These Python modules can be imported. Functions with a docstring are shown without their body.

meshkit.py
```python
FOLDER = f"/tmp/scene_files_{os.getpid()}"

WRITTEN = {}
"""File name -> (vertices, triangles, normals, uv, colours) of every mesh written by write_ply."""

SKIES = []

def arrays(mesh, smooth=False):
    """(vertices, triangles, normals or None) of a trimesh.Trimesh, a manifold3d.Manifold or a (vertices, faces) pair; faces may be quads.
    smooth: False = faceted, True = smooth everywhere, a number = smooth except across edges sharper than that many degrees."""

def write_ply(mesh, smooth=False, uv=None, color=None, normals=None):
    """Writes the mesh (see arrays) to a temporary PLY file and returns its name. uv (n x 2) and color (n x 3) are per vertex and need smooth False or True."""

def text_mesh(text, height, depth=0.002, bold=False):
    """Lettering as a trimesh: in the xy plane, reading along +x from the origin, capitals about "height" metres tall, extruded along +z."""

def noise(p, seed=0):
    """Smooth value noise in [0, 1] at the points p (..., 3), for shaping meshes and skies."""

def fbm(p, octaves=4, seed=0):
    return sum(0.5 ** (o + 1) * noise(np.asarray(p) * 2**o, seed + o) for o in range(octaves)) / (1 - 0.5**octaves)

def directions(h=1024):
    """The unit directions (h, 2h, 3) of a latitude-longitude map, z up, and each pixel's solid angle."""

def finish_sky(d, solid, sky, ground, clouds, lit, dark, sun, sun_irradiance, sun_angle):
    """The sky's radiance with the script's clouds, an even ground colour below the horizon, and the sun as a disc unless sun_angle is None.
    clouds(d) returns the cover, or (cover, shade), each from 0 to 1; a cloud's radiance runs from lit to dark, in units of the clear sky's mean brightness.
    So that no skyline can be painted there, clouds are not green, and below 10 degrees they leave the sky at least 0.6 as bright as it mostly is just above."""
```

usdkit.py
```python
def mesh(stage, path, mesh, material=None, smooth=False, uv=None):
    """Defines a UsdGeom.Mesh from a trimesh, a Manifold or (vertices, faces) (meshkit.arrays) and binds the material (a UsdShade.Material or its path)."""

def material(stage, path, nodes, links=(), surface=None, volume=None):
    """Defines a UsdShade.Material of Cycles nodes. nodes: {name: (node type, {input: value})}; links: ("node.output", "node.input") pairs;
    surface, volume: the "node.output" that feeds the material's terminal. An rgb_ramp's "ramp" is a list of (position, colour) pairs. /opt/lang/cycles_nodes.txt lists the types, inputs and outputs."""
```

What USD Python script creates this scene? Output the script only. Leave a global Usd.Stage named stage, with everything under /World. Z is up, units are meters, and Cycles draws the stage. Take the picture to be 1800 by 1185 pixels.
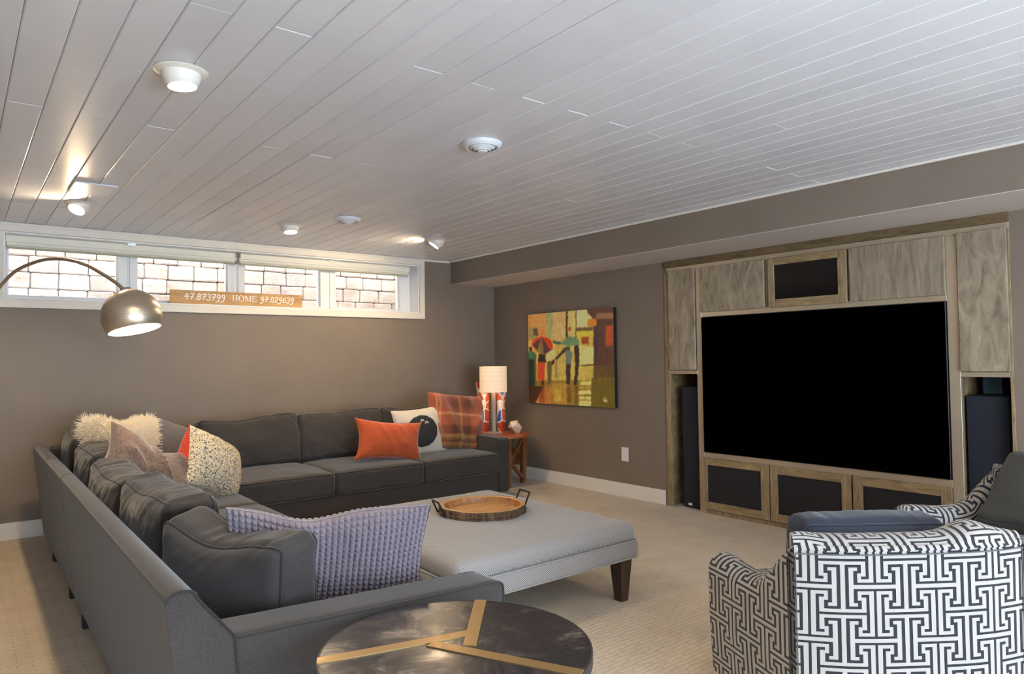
import math, random
import numpy as np, trimesh, shapely
from shapely.geometry import LineString, Polygon, box as sbox
from shapely.ops import unary_union
from pxr import Gf, Sdf, Usd, UsdGeom, UsdLux, UsdShade, Vt
import meshkit, usdkit

stage = Usd.Stage.CreateInMemory()
UsdGeom.SetStageUpAxis(stage, UsdGeom.Tokens.z)
UsdGeom.SetStageMetersPerUnit(stage, 1.0)
UsdGeom.Xform.Define(stage, '/World')
UsdGeom.Scope.Define(stage, '/World/Looks')
PI = math.pi
# ------------------------------------------------------------------ camera
cam = UsdGeom.Camera.Define(stage, '/World/camera')
YAW, PITCH, ROLL, FPX, CAMZ = 0.6725, 0.0314, -0.0140, 1233.0, 1.37
_f = np.array([math.sin(YAW) * math.cos(PITCH), math.cos(YAW) * math.cos(PITCH), math.sin(PITCH)])
_r = np.cross(_f, [0, 0, 1]); _r /= np.linalg.norm(_r); _u = np.cross(_r, _f)
_r2 = math.cos(ROLL) * _r + math.sin(ROLL) * _u; _u2 = -math.sin(ROLL) * _r + math.cos(ROLL) * _u
cam.AddTransformOp().Set(Gf.Matrix4d(*[float(v) for v in (*_r2, 0, *_u2, 0, *(-_f), 0, 0, 0, CAMZ, 1)]))
cam.CreateHorizontalApertureAttr(36.0)
cam.CreateVerticalApertureAttr(36.0 * 1185 / 1800)
cam.CreateFocalLengthAttr(36.0 * FPX / 1800)
cam.CreateClippingRangeAttr((0.05, 200.0))
cam.CreateExposureAttr(1.05)

# ------------------------------------------------------------------ light
def light(kind, path, intensity, color, mat=None, **kw):
    l = getattr(UsdLux, kind).Define(stage, path)
    l.CreateIntensityAttr(float(intensity)); l.CreateColorAttr(Gf.Vec3f(*color))
    for k, v in kw.items():
        getattr(l, 'Create%sAttr' % k)(v)
    if mat is not None:
        l.AddTransformOp().Set(Gf.Matrix4d(*[float(v) for v in mat]))
    return l
light('DomeLight', '/World/sky', 1.05, (0.9, 0.95, 1.0))
# low-angle afternoon sun that only reaches the window well (it travels away from the room, down and to the left)
def sun_matrix(d):
    z = -np.array(d, float); z /= np.linalg.norm(z); x = np.cross([0, 0, 1], z); x /= np.linalg.norm(x); y = np.cross(z, x)
    return (*x, 0, *y, 0, *z, 0, 0, 0, 8, 1)
light('DistantLight', '/World/sun', 4.2, (1.0, 0.95, 0.88), sun_matrix((-0.62, 0.17, -0.76)), Angle=0.6)
# out of view behind the camera: cool daylight for ceiling and armchair, set in an unseen door opening, shining +y
light('RectLight', '/World/unseen_rear_daylight', 5.3, (0.56, 0.77, 1.0), (1, 0, 0, 0, 0, 0, 1, 0, 0, -1, 0, 0, 1.5, -2.58, 1.12, 1), Width=3.6, Height=2.1)

# ------------------------------------------------------------------ helpers: prims
def lin(r, g, b):
    return tuple(((c / 255) / 12.92 if c / 255 <= 0.04045 else ((c / 255 + 0.055) / 1.055) ** 2.4) for c in (r, g, b))
USED = {}
def numbered(parent, name):
    k = (str(parent), name); n = USED.get(k, 0); USED[k] = n + 1
    return '%s/%s' % (parent, name if n == 0 else '%s_%03d' % (name, n))
def data(p, **kw):
    for k, v in kw.items():
        if v: p.SetCustomDataByKey(k, v)
FRAME = {}
def thing(name, label, cat, loc=(0, 0, 0), rotz=0.0, group=None, kind=None):
    x = UsdGeom.Xform.Define(stage, numbered('/World', name))
    x.AddTranslateOp().Set(Gf.Vec3d(*map(float, loc)))
    if rotz: x.AddRotateZOp().Set(math.degrees(rotz))
    p = x.GetPrim(); data(p, label=label, category=cat, group=group, kind=kind)
    FRAME[str(p.GetPath())] = (np.array(loc, float), rotz)
    return p
def as_tm(m):
    if hasattr(m, 'to_mesh'):
        q = m.to_mesh(); return trimesh.Trimesh(q.vert_properties[:, :3], q.tri_verts, process=False)
    return m
def root_of(path):
    return '/'.join(path.split('/')[:3])
def obj(name, mesh, mat, parent=None, smooth=False, uv=None, col=None, label=None, kind=None, cat=None, group=None):
    """one Mesh prim; mesh is given in WORLD coordinates and is moved into the frame of its thing"""
    base = str(parent.GetPath()) if parent is not None else '/World'
    v, f, n = meshkit.arrays(mesh, smooth)
    if parent is not None:
        loc, rz = FRAME.get(root_of(base), (np.zeros(3), 0.0))
        c, s = math.cos(-rz), math.sin(-rz); R = np.array([[c, -s, 0], [s, c, 0], [0, 0, 1]])
        v = (np.asarray(v) - loc) @ R.T
        if n is not None: n = np.asarray(n) @ R.T
    path = numbered(base, name)
    m = UsdGeom.Mesh.Define(stage, path)
    m.CreatePointsAttr(Vt.Vec3fArray.FromNumpy(np.asarray(v, np.float32)))
    m.CreateFaceVertexCountsAttr(Vt.IntArray.FromNumpy(np.full(len(f), 3, np.int32)))
    m.CreateFaceVertexIndicesAttr(Vt.IntArray.FromNumpy(np.asarray(f, np.int32).ravel()))
    m.CreateSubdivisionSchemeAttr('none')
    if n is not None:
        m.CreateNormalsAttr(Vt.Vec3fArray.FromNumpy(np.asarray(n, np.float32))); m.SetNormalsInterpolation('vertex')
    api = UsdGeom.PrimvarsAPI(m)
    if uv is not None:
        api.CreatePrimvar('st', Sdf.ValueTypeNames.TexCoord2fArray, 'vertex').Set(Vt.Vec2fArray.FromNumpy(np.asarray(uv, np.float32)))
    if col is not None:
        api.CreatePrimvar('tint', Sdf.ValueTypeNames.Color3fArray, 'vertex').Set(Vt.Vec3fArray.FromNumpy(np.asarray(col, np.float32)))
    UsdShade.MaterialBindingAPI.Apply(m.GetPrim()).Bind(M[mat])
    data(m.GetPrim(), label=label, kind=kind, category=cat, group=group)
    return m.GetPrim()
def struct(name, mesh, mat, **kw):
    return obj(name, mesh, mat, None, kind='structure', **kw)
def sgroup(name):
    x = UsdGeom.Xform.Define(stage, numbered('/World', name)); p = x.GetPrim(); data(p, kind='structure'); FRAME[str(p.GetPath())] = (np.zeros(3), 0.0)
    return p

# ------------------------------------------------------------------ helpers: shapes
def cbox(x0, x1, y0, y1, z0, z1, b=0.0):
    """box with chamfered edges"""
    lo, hi = np.array([min(x0, x1), min(y0, y1), min(z0, z1)]), np.array([max(x0, x1), max(y0, y1), max(z0, z1)])
    c, h = (lo + hi) / 2, (hi - lo) / 2
    if b <= 0:
        m = trimesh.creation.box(2 * h); m.apply_translation(c); return m
    b = min(b, 0.45 * h.min())
    pts = []
    for s in np.ndindex(2, 2, 2):
        g = np.array(s) * 2 - 1
        for a in range(3):
            q = h - b; q[a] = h[a]; pts.append(g * q)
    m = trimesh.convex.convex_hull(np.array(pts)); m.apply_translation(c); return m
def cat(*ms):
    return trimesh.util.concatenate([as_tm(m) for m in ms])
def frame_pts(P, closed=False):
    P = np.asarray(P, float); n = len(P)
    T = (np.roll(P, -1, 0) - np.roll(P, 1, 0)) if closed else np.gradient(P, axis=0)
    T /= np.maximum(np.linalg.norm(T, axis=1, keepdims=True), 1e-9)
    N = np.zeros_like(P); a = np.array([0, 0, 1.0]) if abs(T[0][2]) < 0.9 else np.array([1.0, 0, 0])
    v = np.cross(T[0], a); v /= np.linalg.norm(v); N[0] = v
    for i in range(1, n):
        v = N[i - 1] - T[i] * (N[i - 1] @ T[i]); N[i] = v / max(np.linalg.norm(v), 1e-9)
    return P, T, N, np.cross(T, N)
def tube(P, r, sides=8, closed=False):
    P, T, N, B = frame_pts(P, closed); n = len(P); r = np.broadcast_to(np.asarray(r, float), (n,))
    a = np.arange(sides) * 2 * PI / sides
    V = (P[:, None] + r[:, None, None] * (np.cos(a)[None, :, None] * N[:, None] + np.sin(a)[None, :, None] * B[:, None])).reshape(-1, 3)
    F = []
    for i in range(n if closed else n - 1):
        j = (i + 1) % n
        for k in range(sides):
            l = (k + 1) % sides; F += [[i * sides + k, j * sides + k, j * sides + l], [i * sides + k, j * sides + l, i * sides + l]]
    if not closed:
        for i, s in ((0, 1), (n - 1, -1)):
            c = len(V); V = np.vstack([V, P[i]])
            for k in range(sides):
                l = (k + 1) % sides; t = [c, i * sides + k, i * sides + l]; F.append(t if s > 0 else t[::-1])
    m = trimesh.Trimesh(V, np.array(F), process=False); m.invert() if m.volume < 0 else None
    return m
def spline(P, n):
    from scipy.interpolate import CubicSpline
    P = np.asarray(P, float); d = np.r_[0, np.cumsum(np.linalg.norm(np.diff(P, axis=0), axis=1))]
    return CubicSpline(d, P)(np.linspace(0, d[-1], n))
def lathe(prof, n=40, center=(0, 0, 0), axis=None):
    """revolve (r, z) points about z"""
    prof = np.asarray(prof, float); a = np.arange(n) * 2 * PI / n
    V = np.stack([prof[:, None, 0] * np.cos(a), prof[:, None, 0] * np.sin(a), np.broadcast_to(prof[:, None, 1], (len(prof), n))], -1).reshape(-1, 3)
    F = []
    for i in range(len(prof) - 1):
        for k in range(n):
            l = (k + 1) % n; F += [[i * n + k, i * n + l, (i + 1) * n + l], [i * n + k, (i + 1) * n + l, (i + 1) * n + k]]
    m = trimesh.Trimesh(V, np.array(F), process=True)
    m.update_faces(m.nondegenerate_faces())
    if axis is not None: m.apply_transform(trimesh.geometry.align_vectors([0, 0, 1], axis))
    m.apply_translation(center); return m
def rot(yaw=0, pitch=0, roll=0):
    cy, sy, cp, sp, cr, sr = math.cos(yaw), math.sin(yaw), math.cos(pitch), math.sin(pitch), math.cos(roll), math.sin(roll)
    Rz = np.array([[cy, -sy, 0], [sy, cy, 0], [0, 0, 1]]); Rx = np.array([[1, 0, 0], [0, cp, -sp], [0, sp, cp]]); Ry = np.array([[cr, 0, sr], [0, 1, 0], [-sr, 0, cr]])
    return Rz @ Rx @ Ry
def extrude(poly, d, T=None):
    m = trimesh.creation.extrude_polygon(poly, d, engine='earcut')
    if T is not None: m.apply_transform(T)
    return m
def prism(poly2d, axis, a0, a1):
    """polygon extruded along a world axis: axis 'y' takes (x,z) points, axis 'x' takes (y,z) points"""
    m = extrude(Polygon(poly2d), a1 - a0); v = m.vertices.copy()
    m.vertices = np.c_[v[:, 0], a0 + v[:, 2], v[:, 1]] if axis == 'y' else np.c_[a0 + v[:, 2], v[:, 0], v[:, 1]]
    if m.volume < 0: m.invert()
    return m
def grid_faces(nu, nv, flip=False, base=0):
    i, j = np.meshgrid(np.arange(nu - 1), np.arange(nv - 1), indexing='ij'); a = (i * nv + j).ravel() + base; b = a + nv; c = b + 1; d = a + 1
    f = np.vstack([np.c_[a, b, c], np.c_[a, c, d]])
    return f[:, ::-1] if flip else f
def box_surface(H, n):
    """grid points on the faces of the box |p| <= H, denser towards the edges, welded"""
    def line(h, k):
        t = np.linspace(-1, 1, k); return h * np.sign(t) * np.abs(t) ** 0.75
    V, F, base = [], [], 0
    for a in range(3):
        b, c = (a + 1) % 3, (a + 2) % 3
        tb, tc = line(H[b], n[b]), line(H[c], n[c])
        for s in (-1, 1):
            p = np.zeros((n[b], n[c], 3)); p[..., a] = s * H[a]; p[..., b] = tb[:, None]; p[..., c] = tc[None, :]
            V.append(p.reshape(-1, 3)); F.append(grid_faces(n[b], n[c], s < 0, base)); base += n[b] * n[c]
    m = trimesh.Trimesh(np.vstack(V), np.vstack(F), process=False); m.merge_vertices(); return m
class Cushion:
    """soft box: half sizes H, edge radius r, crown per axis, ruched edge strips, lumps"""
    def __init__(s, H, r=0.05, crown=(0, 0, 0), lump=0.006, ruche=0.0, seed=0, R=np.eye(3), c=(0, 0, 0), bend=None, fax=1):
        s.H, s.r, s.crown, s.lump, s.ruche, s.seed, s.R, s.c, s.bend, s.fax = np.array(H, float), r, crown, lump, ruche, seed, R, np.array(c, float), bend, fax
    def f(s, p):
        H, r = s.H, s.r; inner = np.clip(p, -(H - r), H - r); d = p - inner; n = d / np.maximum(np.linalg.norm(d, axis=1, keepdims=True), 1e-9)
        q = inner + r * n; w = p / H
        for a in range(3):
            if s.crown[a]:
                b, c = (a + 1) % 3, (a + 2) % 3
                q[:, a] += np.sign(w[:, a]) * np.abs(w[:, a]) ** 3 * s.crown[a] * (np.clip(1 - w[:, b] ** 2, 0, 1) * np.clip(1 - w[:, c] ** 2, 0, 1)) ** 0.6
        q += n * s.lump * 2 * (meshkit.fbm(q * 6 + s.seed * 7.3, 3, s.seed) - 0.5)[:, None]
        if s.ruche:
            k = s.fax; o = [x for x in range(3) if x != k]
            t = q[:, o[0]] + q[:, o[1]]
            wv = meshkit.noise(np.c_[t * 48, q[:, k] * 6, q[:, o[0]] * 5], s.seed + 5) - 0.5
            edge = np.clip(1 - (np.abs(n[:, k])) * 1.3, 0, 1); near = np.clip(1.25 - np.minimum(H[o[0]] - np.abs(p[:, o[0]]), H[o[1]] - np.abs(p[:, o[1]])) / 0.16, 0, 1)
            q += n * (wv * s.ruche * (edge + 0.55 * near * (1 - edge)))[:, None]
        if s.bend is not None: q = s.bend(q)
        return q @ s.R.T + s.c
    def mesh(s, n=(26, 12, 22)):
        m = box_surface(s.H, n); m.vertices = s.f(m.vertices); return m
    def piping(s, side, r=0.005, n=120, out=0.002):
        """cord round the edge between face (axis fax, sign side) and the edge strip"""
        k = s.fax; o = [x for x in range(3) if x != k]; a, b = s.H[o[0]], s.H[o[1]]; rr = s.r * 0.9
        L = sbox(-a + rr, -b + rr, a - rr, b - rr).buffer(rr, 16).exterior
        P = np.zeros((n, 3))
        for i in range(n):
            q = L.interpolate(i / n, normalized=True); P[i, o[0]], P[i, o[1]] = q.x, q.y
        P[:, k] = side * s.H[k]
        mx = np.maximum(np.abs(P[:, o[0]]) / a, np.abs(P[:, o[1]]) / b)[:, None]
        Q = P.copy(); Q[:, o] = P[:, o] / mx
        V = s.f(Q); V = (V - s.c) * (1 + out / np.linalg.norm(s.H)) + s.c
        V = (np.roll(V, 1, 0) + 2 * V + np.roll(V, -1, 0)) / 4
        return tube(V, r, 6, True)
def pillow(w, h, t, c=(0, 0, 0), R=np.eye(3), pinch=0.06, swell=1.0, N=42, lump=0.008, chop=0.0, seed=0, exp=0.42, fold=0.0, freq=7):
    """knife-edge pillow in the local xz plane facing -y: returns front (V, F, uv) and back (V, F, uv)"""
    t1 = np.linspace(-1, 1, N); t1 = np.sign(t1) * (1 - (1 - np.abs(t1)) ** 1.25)
    u, v = np.meshgrid(t1, t1, indexing='ij')
    x = w / 2 * u * (1 - pinch * np.cos(v * PI / 2) ** 0.8 * np.abs(u)); z = h / 2 * v * (1 - pinch * np.cos(u * PI / 2) ** 0.8 * np.abs(v))
    if chop: z = z - chop * np.exp(-(u / 0.38) ** 2) * np.clip((v + 0.4) / 1.4, 0, 1) ** 1.4
    th = t / 2 * (np.clip(1 - u ** 2, 0, 1) * np.clip(1 - v ** 2, 0, 1)) ** exp
    out = []
    for sgn, sd in ((-1, seed), (1, seed + 11)):
        ns = meshkit.fbm(np.stack([x * freq, z * freq, np.full_like(x, sd * 3.7)], -1), 3, sd) - 0.5
        rid = 1 - np.abs(2 * meshkit.noise(np.stack([x * 9 + z * 5, z * 3 - x * 2, np.full_like(x, sd * 1.7)], -1), sd + 3) - 1)
        edge = np.clip(th / (t / 2), 0, 1) ** 0.5
        y = sgn * (swell if sgn > 0 else 1.0) * (th + edge * (2 * lump * ns + fold * (rid ** 3 - 0.3)))
        P = np.stack([x, y, z], -1).reshape(-1, 3) @ R.T + np.array(c)
        out.append((P, grid_faces(N, N, sgn > 0), np.stack([(u + 1) / 2, (v + 1) / 2], -1).reshape(-1, 2)))
    return out
def loft(rings, closed=True, uv=None, caps=True):
    """rings (S, K, 3) joined to a skin; closed: each ring is a loop"""
    rings = np.asarray(rings, float); S, K = rings.shape[:2]
    V = rings.reshape(-1, 3); F = []
    if closed:
        for i in range(S - 1):
            for k in range(K):
                l = (k + 1) % K; F += [[i * K + k, i * K + l, (i + 1) * K + l], [i * K + k, (i + 1) * K + l, (i + 1) * K + k]]
        if caps:
            for i, fl in ((0, 0), (S - 1, 1)):
                c = len(V); V = np.vstack([V, rings[i].mean(0)])
                for k in range(K):
                    l = (k + 1) % K; F.append([c, i * K + l, i * K + k] if not fl else [c, i * K + k, i * K + l])
    else:
        F = grid_faces(S, K)
    m = trimesh.Trimesh(V, np.array(F), process=False)
    if m.volume < 0: m.invert()
    return m
def slab(pts, t):
    """polygon (list of 3-D points in a plane) thickened by the vector t"""
    p = np.array(pts, float); return trimesh.convex.convex_hull(np.vstack([p, p + np.array(t)]))
# ------------------------------------------------------------------ materials
M = {}
def mat(name, nodes, links=(), surface='p.BSDF'):
    M[name] = usdkit.material(stage, '/World/Looks/' + name, nodes, links, surface=surface)
def plain(name, c, rough=0.6, **kw):
    mat(name, {'p': ('principled_bsdf', {'base_color': c, 'roughness': rough, **kw})})
def noisy(name, c1, c2, scale=(1, 1, 1), ns=8, rough=0.6, bump=0.0, bscale=None, detail=4, lo=0.35, hi=0.65, dist=0.0, extra=None, bdist=0.01):
    n = {'t': ('texture_coordinate', {}), 'm': ('mapping', {'scale': scale}), 'n': ('noise_texture', {'scale': ns, 'detail': detail, 'roughness': 0.6, 'distortion': dist}),
         'r': ('rgb_ramp', {'ramp': [(lo, c1), (hi, c2)]}), 'p': ('principled_bsdf', {'roughness': rough, **(extra or {})})}
    l = [('t.object', 'm.vector'), ('m.vector', 'n.vector'), ('n.fac', 'r.fac'), ('r.color', 'p.base_color')]
    if bump:
        n['bn'] = ('noise_texture', {'scale': bscale or ns * 6, 'detail': 3}); n['b'] = ('bump', {'strength': bump, 'distance': bdist})
        l += [('m.vector', 'bn.vector'), ('bn.fac', 'b.height'), ('b.normal', 'p.normal')]
    mat(name, n, l)
noisy('wall_paint', lin(129, 116, 103), lin(133, 120, 107), ns=3, rough=0.55, bump=0.08, bscale=260, bdist=0.004)
plain('white_paint', lin(232, 228, 220), 0.45)
noisy('ceiling_paint', lin(218, 221, 230), lin(223, 226, 235), ns=2, rough=0.36, extra={'specular_ior_level': 0.7})
noisy('ceiling_paint_b', lin(213, 216, 225), lin(219, 222, 231), ns=2, rough=0.38, extra={'specular_ior_level': 0.7})
plain('joint_dark', lin(176, 172, 170), 0.8)
plain('soffit_white', lin(205, 198, 196), 0.5)
plain('vinyl_white', lin(240, 241, 242), 0.35)
plain('casing_cream', lin(234, 228, 216), 0.45)
plain('blind_cream', lin(236, 234, 222), 0.45)
plain('blind_olive', lin(176, 174, 150), 0.6)
# carpet: short loops with rows of little dashes running across the room
mat('carpet', {'t': ('texture_coordinate', {}), 'm': ('mapping', {'scale': (1, 1, 1)}),
    'br': ('brick_texture', {'offset': 0.5, 'scale': 1.0, 'brick_width': 0.12, 'row_height': 0.03, 'mortar_size': 0.004, 'mortar_smooth': 0.6, 'color1': (1, 1, 1), 'color2': (0.9, 0.9, 0.9), 'mortar': (0.0, 0.0, 0.0)}),
    'w': ('noise_texture', {'scale': 5.0, 'detail': 3}), 'f': ('noise_texture', {'scale': 420.0, 'detail': 2}), 'dn': ('noise_texture', {'scale': 26.0, 'detail': 2}),
    'wm': ('mix', {'mix_type': 'linear_light', 'fac': 0.012}),
    'r': ('rgb_ramp', {'ramp': [(0.25, lin(200, 182, 156)), (0.75, lin(216, 199, 174))]}),
    'd': ('mix', {'mix_type': 'multiply', 'color2': (0.85, 0.82, 0.78)}), 'inv': ('map_range', {'from_min': 0.0, 'from_max': 1.0, 'to_min': 0.0, 'to_max': 1.0}),
    'h': ('math', {'math_type': 'multiply_add', 'value2': -1.0}), 'hm': ('math', {'math_type': 'multiply', 'value2': 0.45}), 'b': ('bump', {'strength': 0.55, 'distance': 0.006}),
    'p': ('principled_bsdf', {'roughness': 0.95, 'sheen_weight': 0.25, 'specular_ior_level': 0.1})},
    [('t.object', 'm.vector'), ('m.vector', 'wm.color1'), ('dn.color', 'wm.color2'), ('m.vector', 'dn.vector'), ('wm.color', 'br.vector'), ('m.vector', 'w.vector'), ('m.vector', 'f.vector'), ('w.fac', 'r.fac'), ('r.color', 'd.color1'),
     ('br.fac', 'inv.value'), ('inv.result', 'd.fac'), ('d.color', 'p.base_color'), ('f.fac', 'hm.value1'), ('br.fac', 'h.value1'), ('hm.value', 'h.value3'), ('h.value', 'b.height'), ('b.normal', 'p.normal')])
# upholstery
def cloth(name, c1, c2, ns=420, sheen=0.3, bump=0.25):
    mat(name, {'t': ('texture_coordinate', {}), 'n': ('noise_texture', {'scale': ns, 'detail': 2}), 'w': ('noise_texture', {'scale': 6.0, 'detail': 3}),
        'r': ('rgb_ramp', {'ramp': [(0.3, c1), (0.7, c2)]}), 'mx': ('mix', {'mix_type': 'multiply', 'fac': 0.5}), 'r2': ('rgb_ramp', {'ramp': [(0.3, (0.75, 0.75, 0.75)), (0.7, (1, 1, 1))]}),
        'b': ('bump', {'strength': bump, 'distance': 0.002}), 'p': ('principled_bsdf', {'roughness': 0.9, 'sheen_weight': sheen, 'sheen_roughness': 0.4, 'specular_ior_level': 0.2})},
        [('t.object', 'n.vector'), ('t.object', 'w.vector'), ('n.fac', 'r.fac'), ('r.color', 'mx.color1'), ('w.fac', 'r2.fac'), ('r2.color', 'mx.color2'), ('mx.color', 'p.base_color'), ('n.fac', 'b.height'), ('b.normal', 'p.normal')])
cloth('sofa_cloth', lin(55, 52, 51), lin(75, 71, 69))
cloth('sofa_piping', lin(46, 44, 44), lin(60, 58, 57))
cloth('navy_cloth', lin(42, 47, 58), lin(60, 66, 78))
cloth('charcoal_cloth', lin(58, 58, 57), lin(76, 76, 73))
cloth('orange_velvet', lin(178, 72, 38), lin(208, 100, 58), 160, 0.6)
cloth('red_velvet', lin(196, 52, 26), lin(222, 70, 38), 160, 0.5)
cloth('taupe_velvet', lin(98, 80, 72), lin(130, 108, 97), 60, 0.7)
cloth('linen', lin(208, 196, 176), lin(228, 218, 200), 500, 0.2)
cloth('lilac_plush', lin(118, 110, 120), lin(146, 136, 146), 200, 0.5)
cloth('grey_cloth', lin(92, 90, 92), lin(116, 113, 114), 300)
plain('fur', lin(250, 238, 214), 0.9, sheen_weight=0.4)
plain('black_felt', lin(46, 46, 48), 0.95)
# ottoman: fine grey and white twill
mat('ottoman_twill', {'t': ('texture_coordinate', {}), 'w': ('wave_texture', {'wave_type': 'bands', 'bands_direction': 'diagonal', 'scale': 62.0, 'distortion': 0.6, 'detail': 1.0, 'detail_scale': 30.0}),
    'n': ('noise_texture', {'scale': 300.0, 'detail': 2}), 'r': ('rgb_ramp', {'ramp': [(0.3, lin(112, 109, 107)), (0.7, lin(176, 173, 170))]}), 'b': ('bump', {'strength': 0.2, 'distance': 0.002}),
    'p': ('principled_bsdf', {'roughness': 0.9, 'sheen_weight': 0.3, 'specular_ior_level': 0.2})},
    [('t.object', 'w.vector'), ('t.object', 'n.vector'), ('w.fac', 'r.fac'), ('r.color', 'p.base_color'), ('n.fac', 'b.height'), ('b.normal', 'p.normal')])
cloth('ottoman_piping', lin(150, 147, 143), lin(170, 166, 162))
# woods
def wood(name, cs, scale, ns=3.0, rough=0.5, bump=0.15, dist=1.2, extra=None):
    k = len(cs); ramp = [(0.28 + 0.44 * i / (k - 1), c) for i, c in enumerate(cs)]
    mat(name, {'t': ('texture_coordinate', {}), 'm': ('mapping', {'scale': scale}), 'n': ('noise_texture', {'scale': ns, 'detail': 6, 'roughness': 0.62, 'distortion': dist}), 'r': ('rgb_ramp', {'ramp': ramp}),
        'b': ('bump', {'strength': bump, 'distance': 0.003}), 'p': ('principled_bsdf', {'roughness': rough, **(extra or {})})},
        [('t.object', 'm.vector'), ('m.vector', 'n.vector'), ('n.fac', 'r.fac'), ('r.color', 'p.base_color'), ('n.fac', 'b.height'), ('b.normal', 'p.normal')])
GREYS = [lin(104, 92, 76), lin(142, 128, 108), lin(162, 148, 126), lin(180, 166, 144)]
wood('cabinet_wood', GREYS, (5, 5, 1.6), 2.6, 0.5)
wood('cabinet_wood_b', [lin(116, 104, 86), lin(150, 137, 116), lin(172, 158, 134)], (7, 7, 1.0), 3.0, 0.5)
wood('cabinet_brown', [lin(92, 76, 54), lin(134, 112, 80), lin(168, 142, 104)], (2, 2, 2), 4.0, 0.5)
wood('cabinet_rail', [lin(112, 94, 68), lin(150, 128, 94), lin(180, 156, 118)], (2, 1.2, 7), 4.0, 0.5)
wood('cabinet_stile', [lin(112, 96, 72), lin(150, 130, 98), lin(176, 154, 120)], (7, 7, 1.2), 4.0, 0.5)
wood('cabinet_top', [lin(74, 60, 40), lin(106, 88, 62), lin(126, 106, 76)], (4, 1.2, 5), 4.0, 0.55)
plain('face_frame', lin(196, 182, 160), 0.32, metallic=0.55)
plain('grille_cloth', lin(30, 30, 33), 0.85)
plain('dark_glass', lin(14, 14, 16), 0.12)
plain('speaker_cloth', lin(30, 34, 46), 0.9)
plain('speaker_box', lin(22, 22, 26), 0.5)
plain('reflection_blue', lin(42, 84, 108), 0.5)  # bluish reflection on the box, put into its base colour
plain('screen_black', (0.0004, 0.0004, 0.0004), 0.6, specular_ior_level=0.0)
plain('bezel', lin(24, 24, 26), 0.4)
plain('silver_frame', lin(190, 182, 170), 0.3, metallic=0.7)
plain('plate_white', lin(236, 234, 230), 0.4)
plain('slot_dark', lin(60, 58, 56), 0.5)
wood('walnut', [lin(84, 46, 22), lin(130, 76, 40), lin(158, 98, 54)], (5, 5, 1), 4.0, 0.4)
wood('walnut_top', [lin(142, 74, 38), lin(176, 98, 54), lin(196, 116, 66)], (1, 6, 6), 3.0, 0.35)
wood('dark_leg', [lin(46, 34, 24), lin(68, 52, 38)], (6, 6, 1), 4.0, 0.35)
wood('tray_wood', [lin(150, 100, 54), lin(196, 146, 88), lin(222, 176, 116)], (1.2, 9, 9), 2.2, 0.4, 0.1, 0.8)
wood('tray_rim', [lin(176, 122, 72), lin(212, 164, 110)], (3, 3, 3), 4.0, 0.4)
wood('tray_wall', [lin(128, 82, 44), lin(164, 112, 64), lin(190, 138, 84)], (6, 6, 2), 3.0, 0.45)
wood('bark', [lin(48, 34, 22), lin(84, 62, 42), lin(128, 100, 70)], (9, 9, 2.5), 5.0, 0.85, 0.8, 0.4)
wood('sign_wood', [lin(178, 130, 76), lin(206, 160, 102), lin(220, 176, 120)], (1.0, 8, 8), 3.0, 0.6)
plain('sign_letter', lin(248, 246, 240), 0.5)
plain('black_metal', lin(34, 33, 33), 0.4, metallic=0.7)
plain('black_plastic', lin(28, 28, 28), 0.5)
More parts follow.
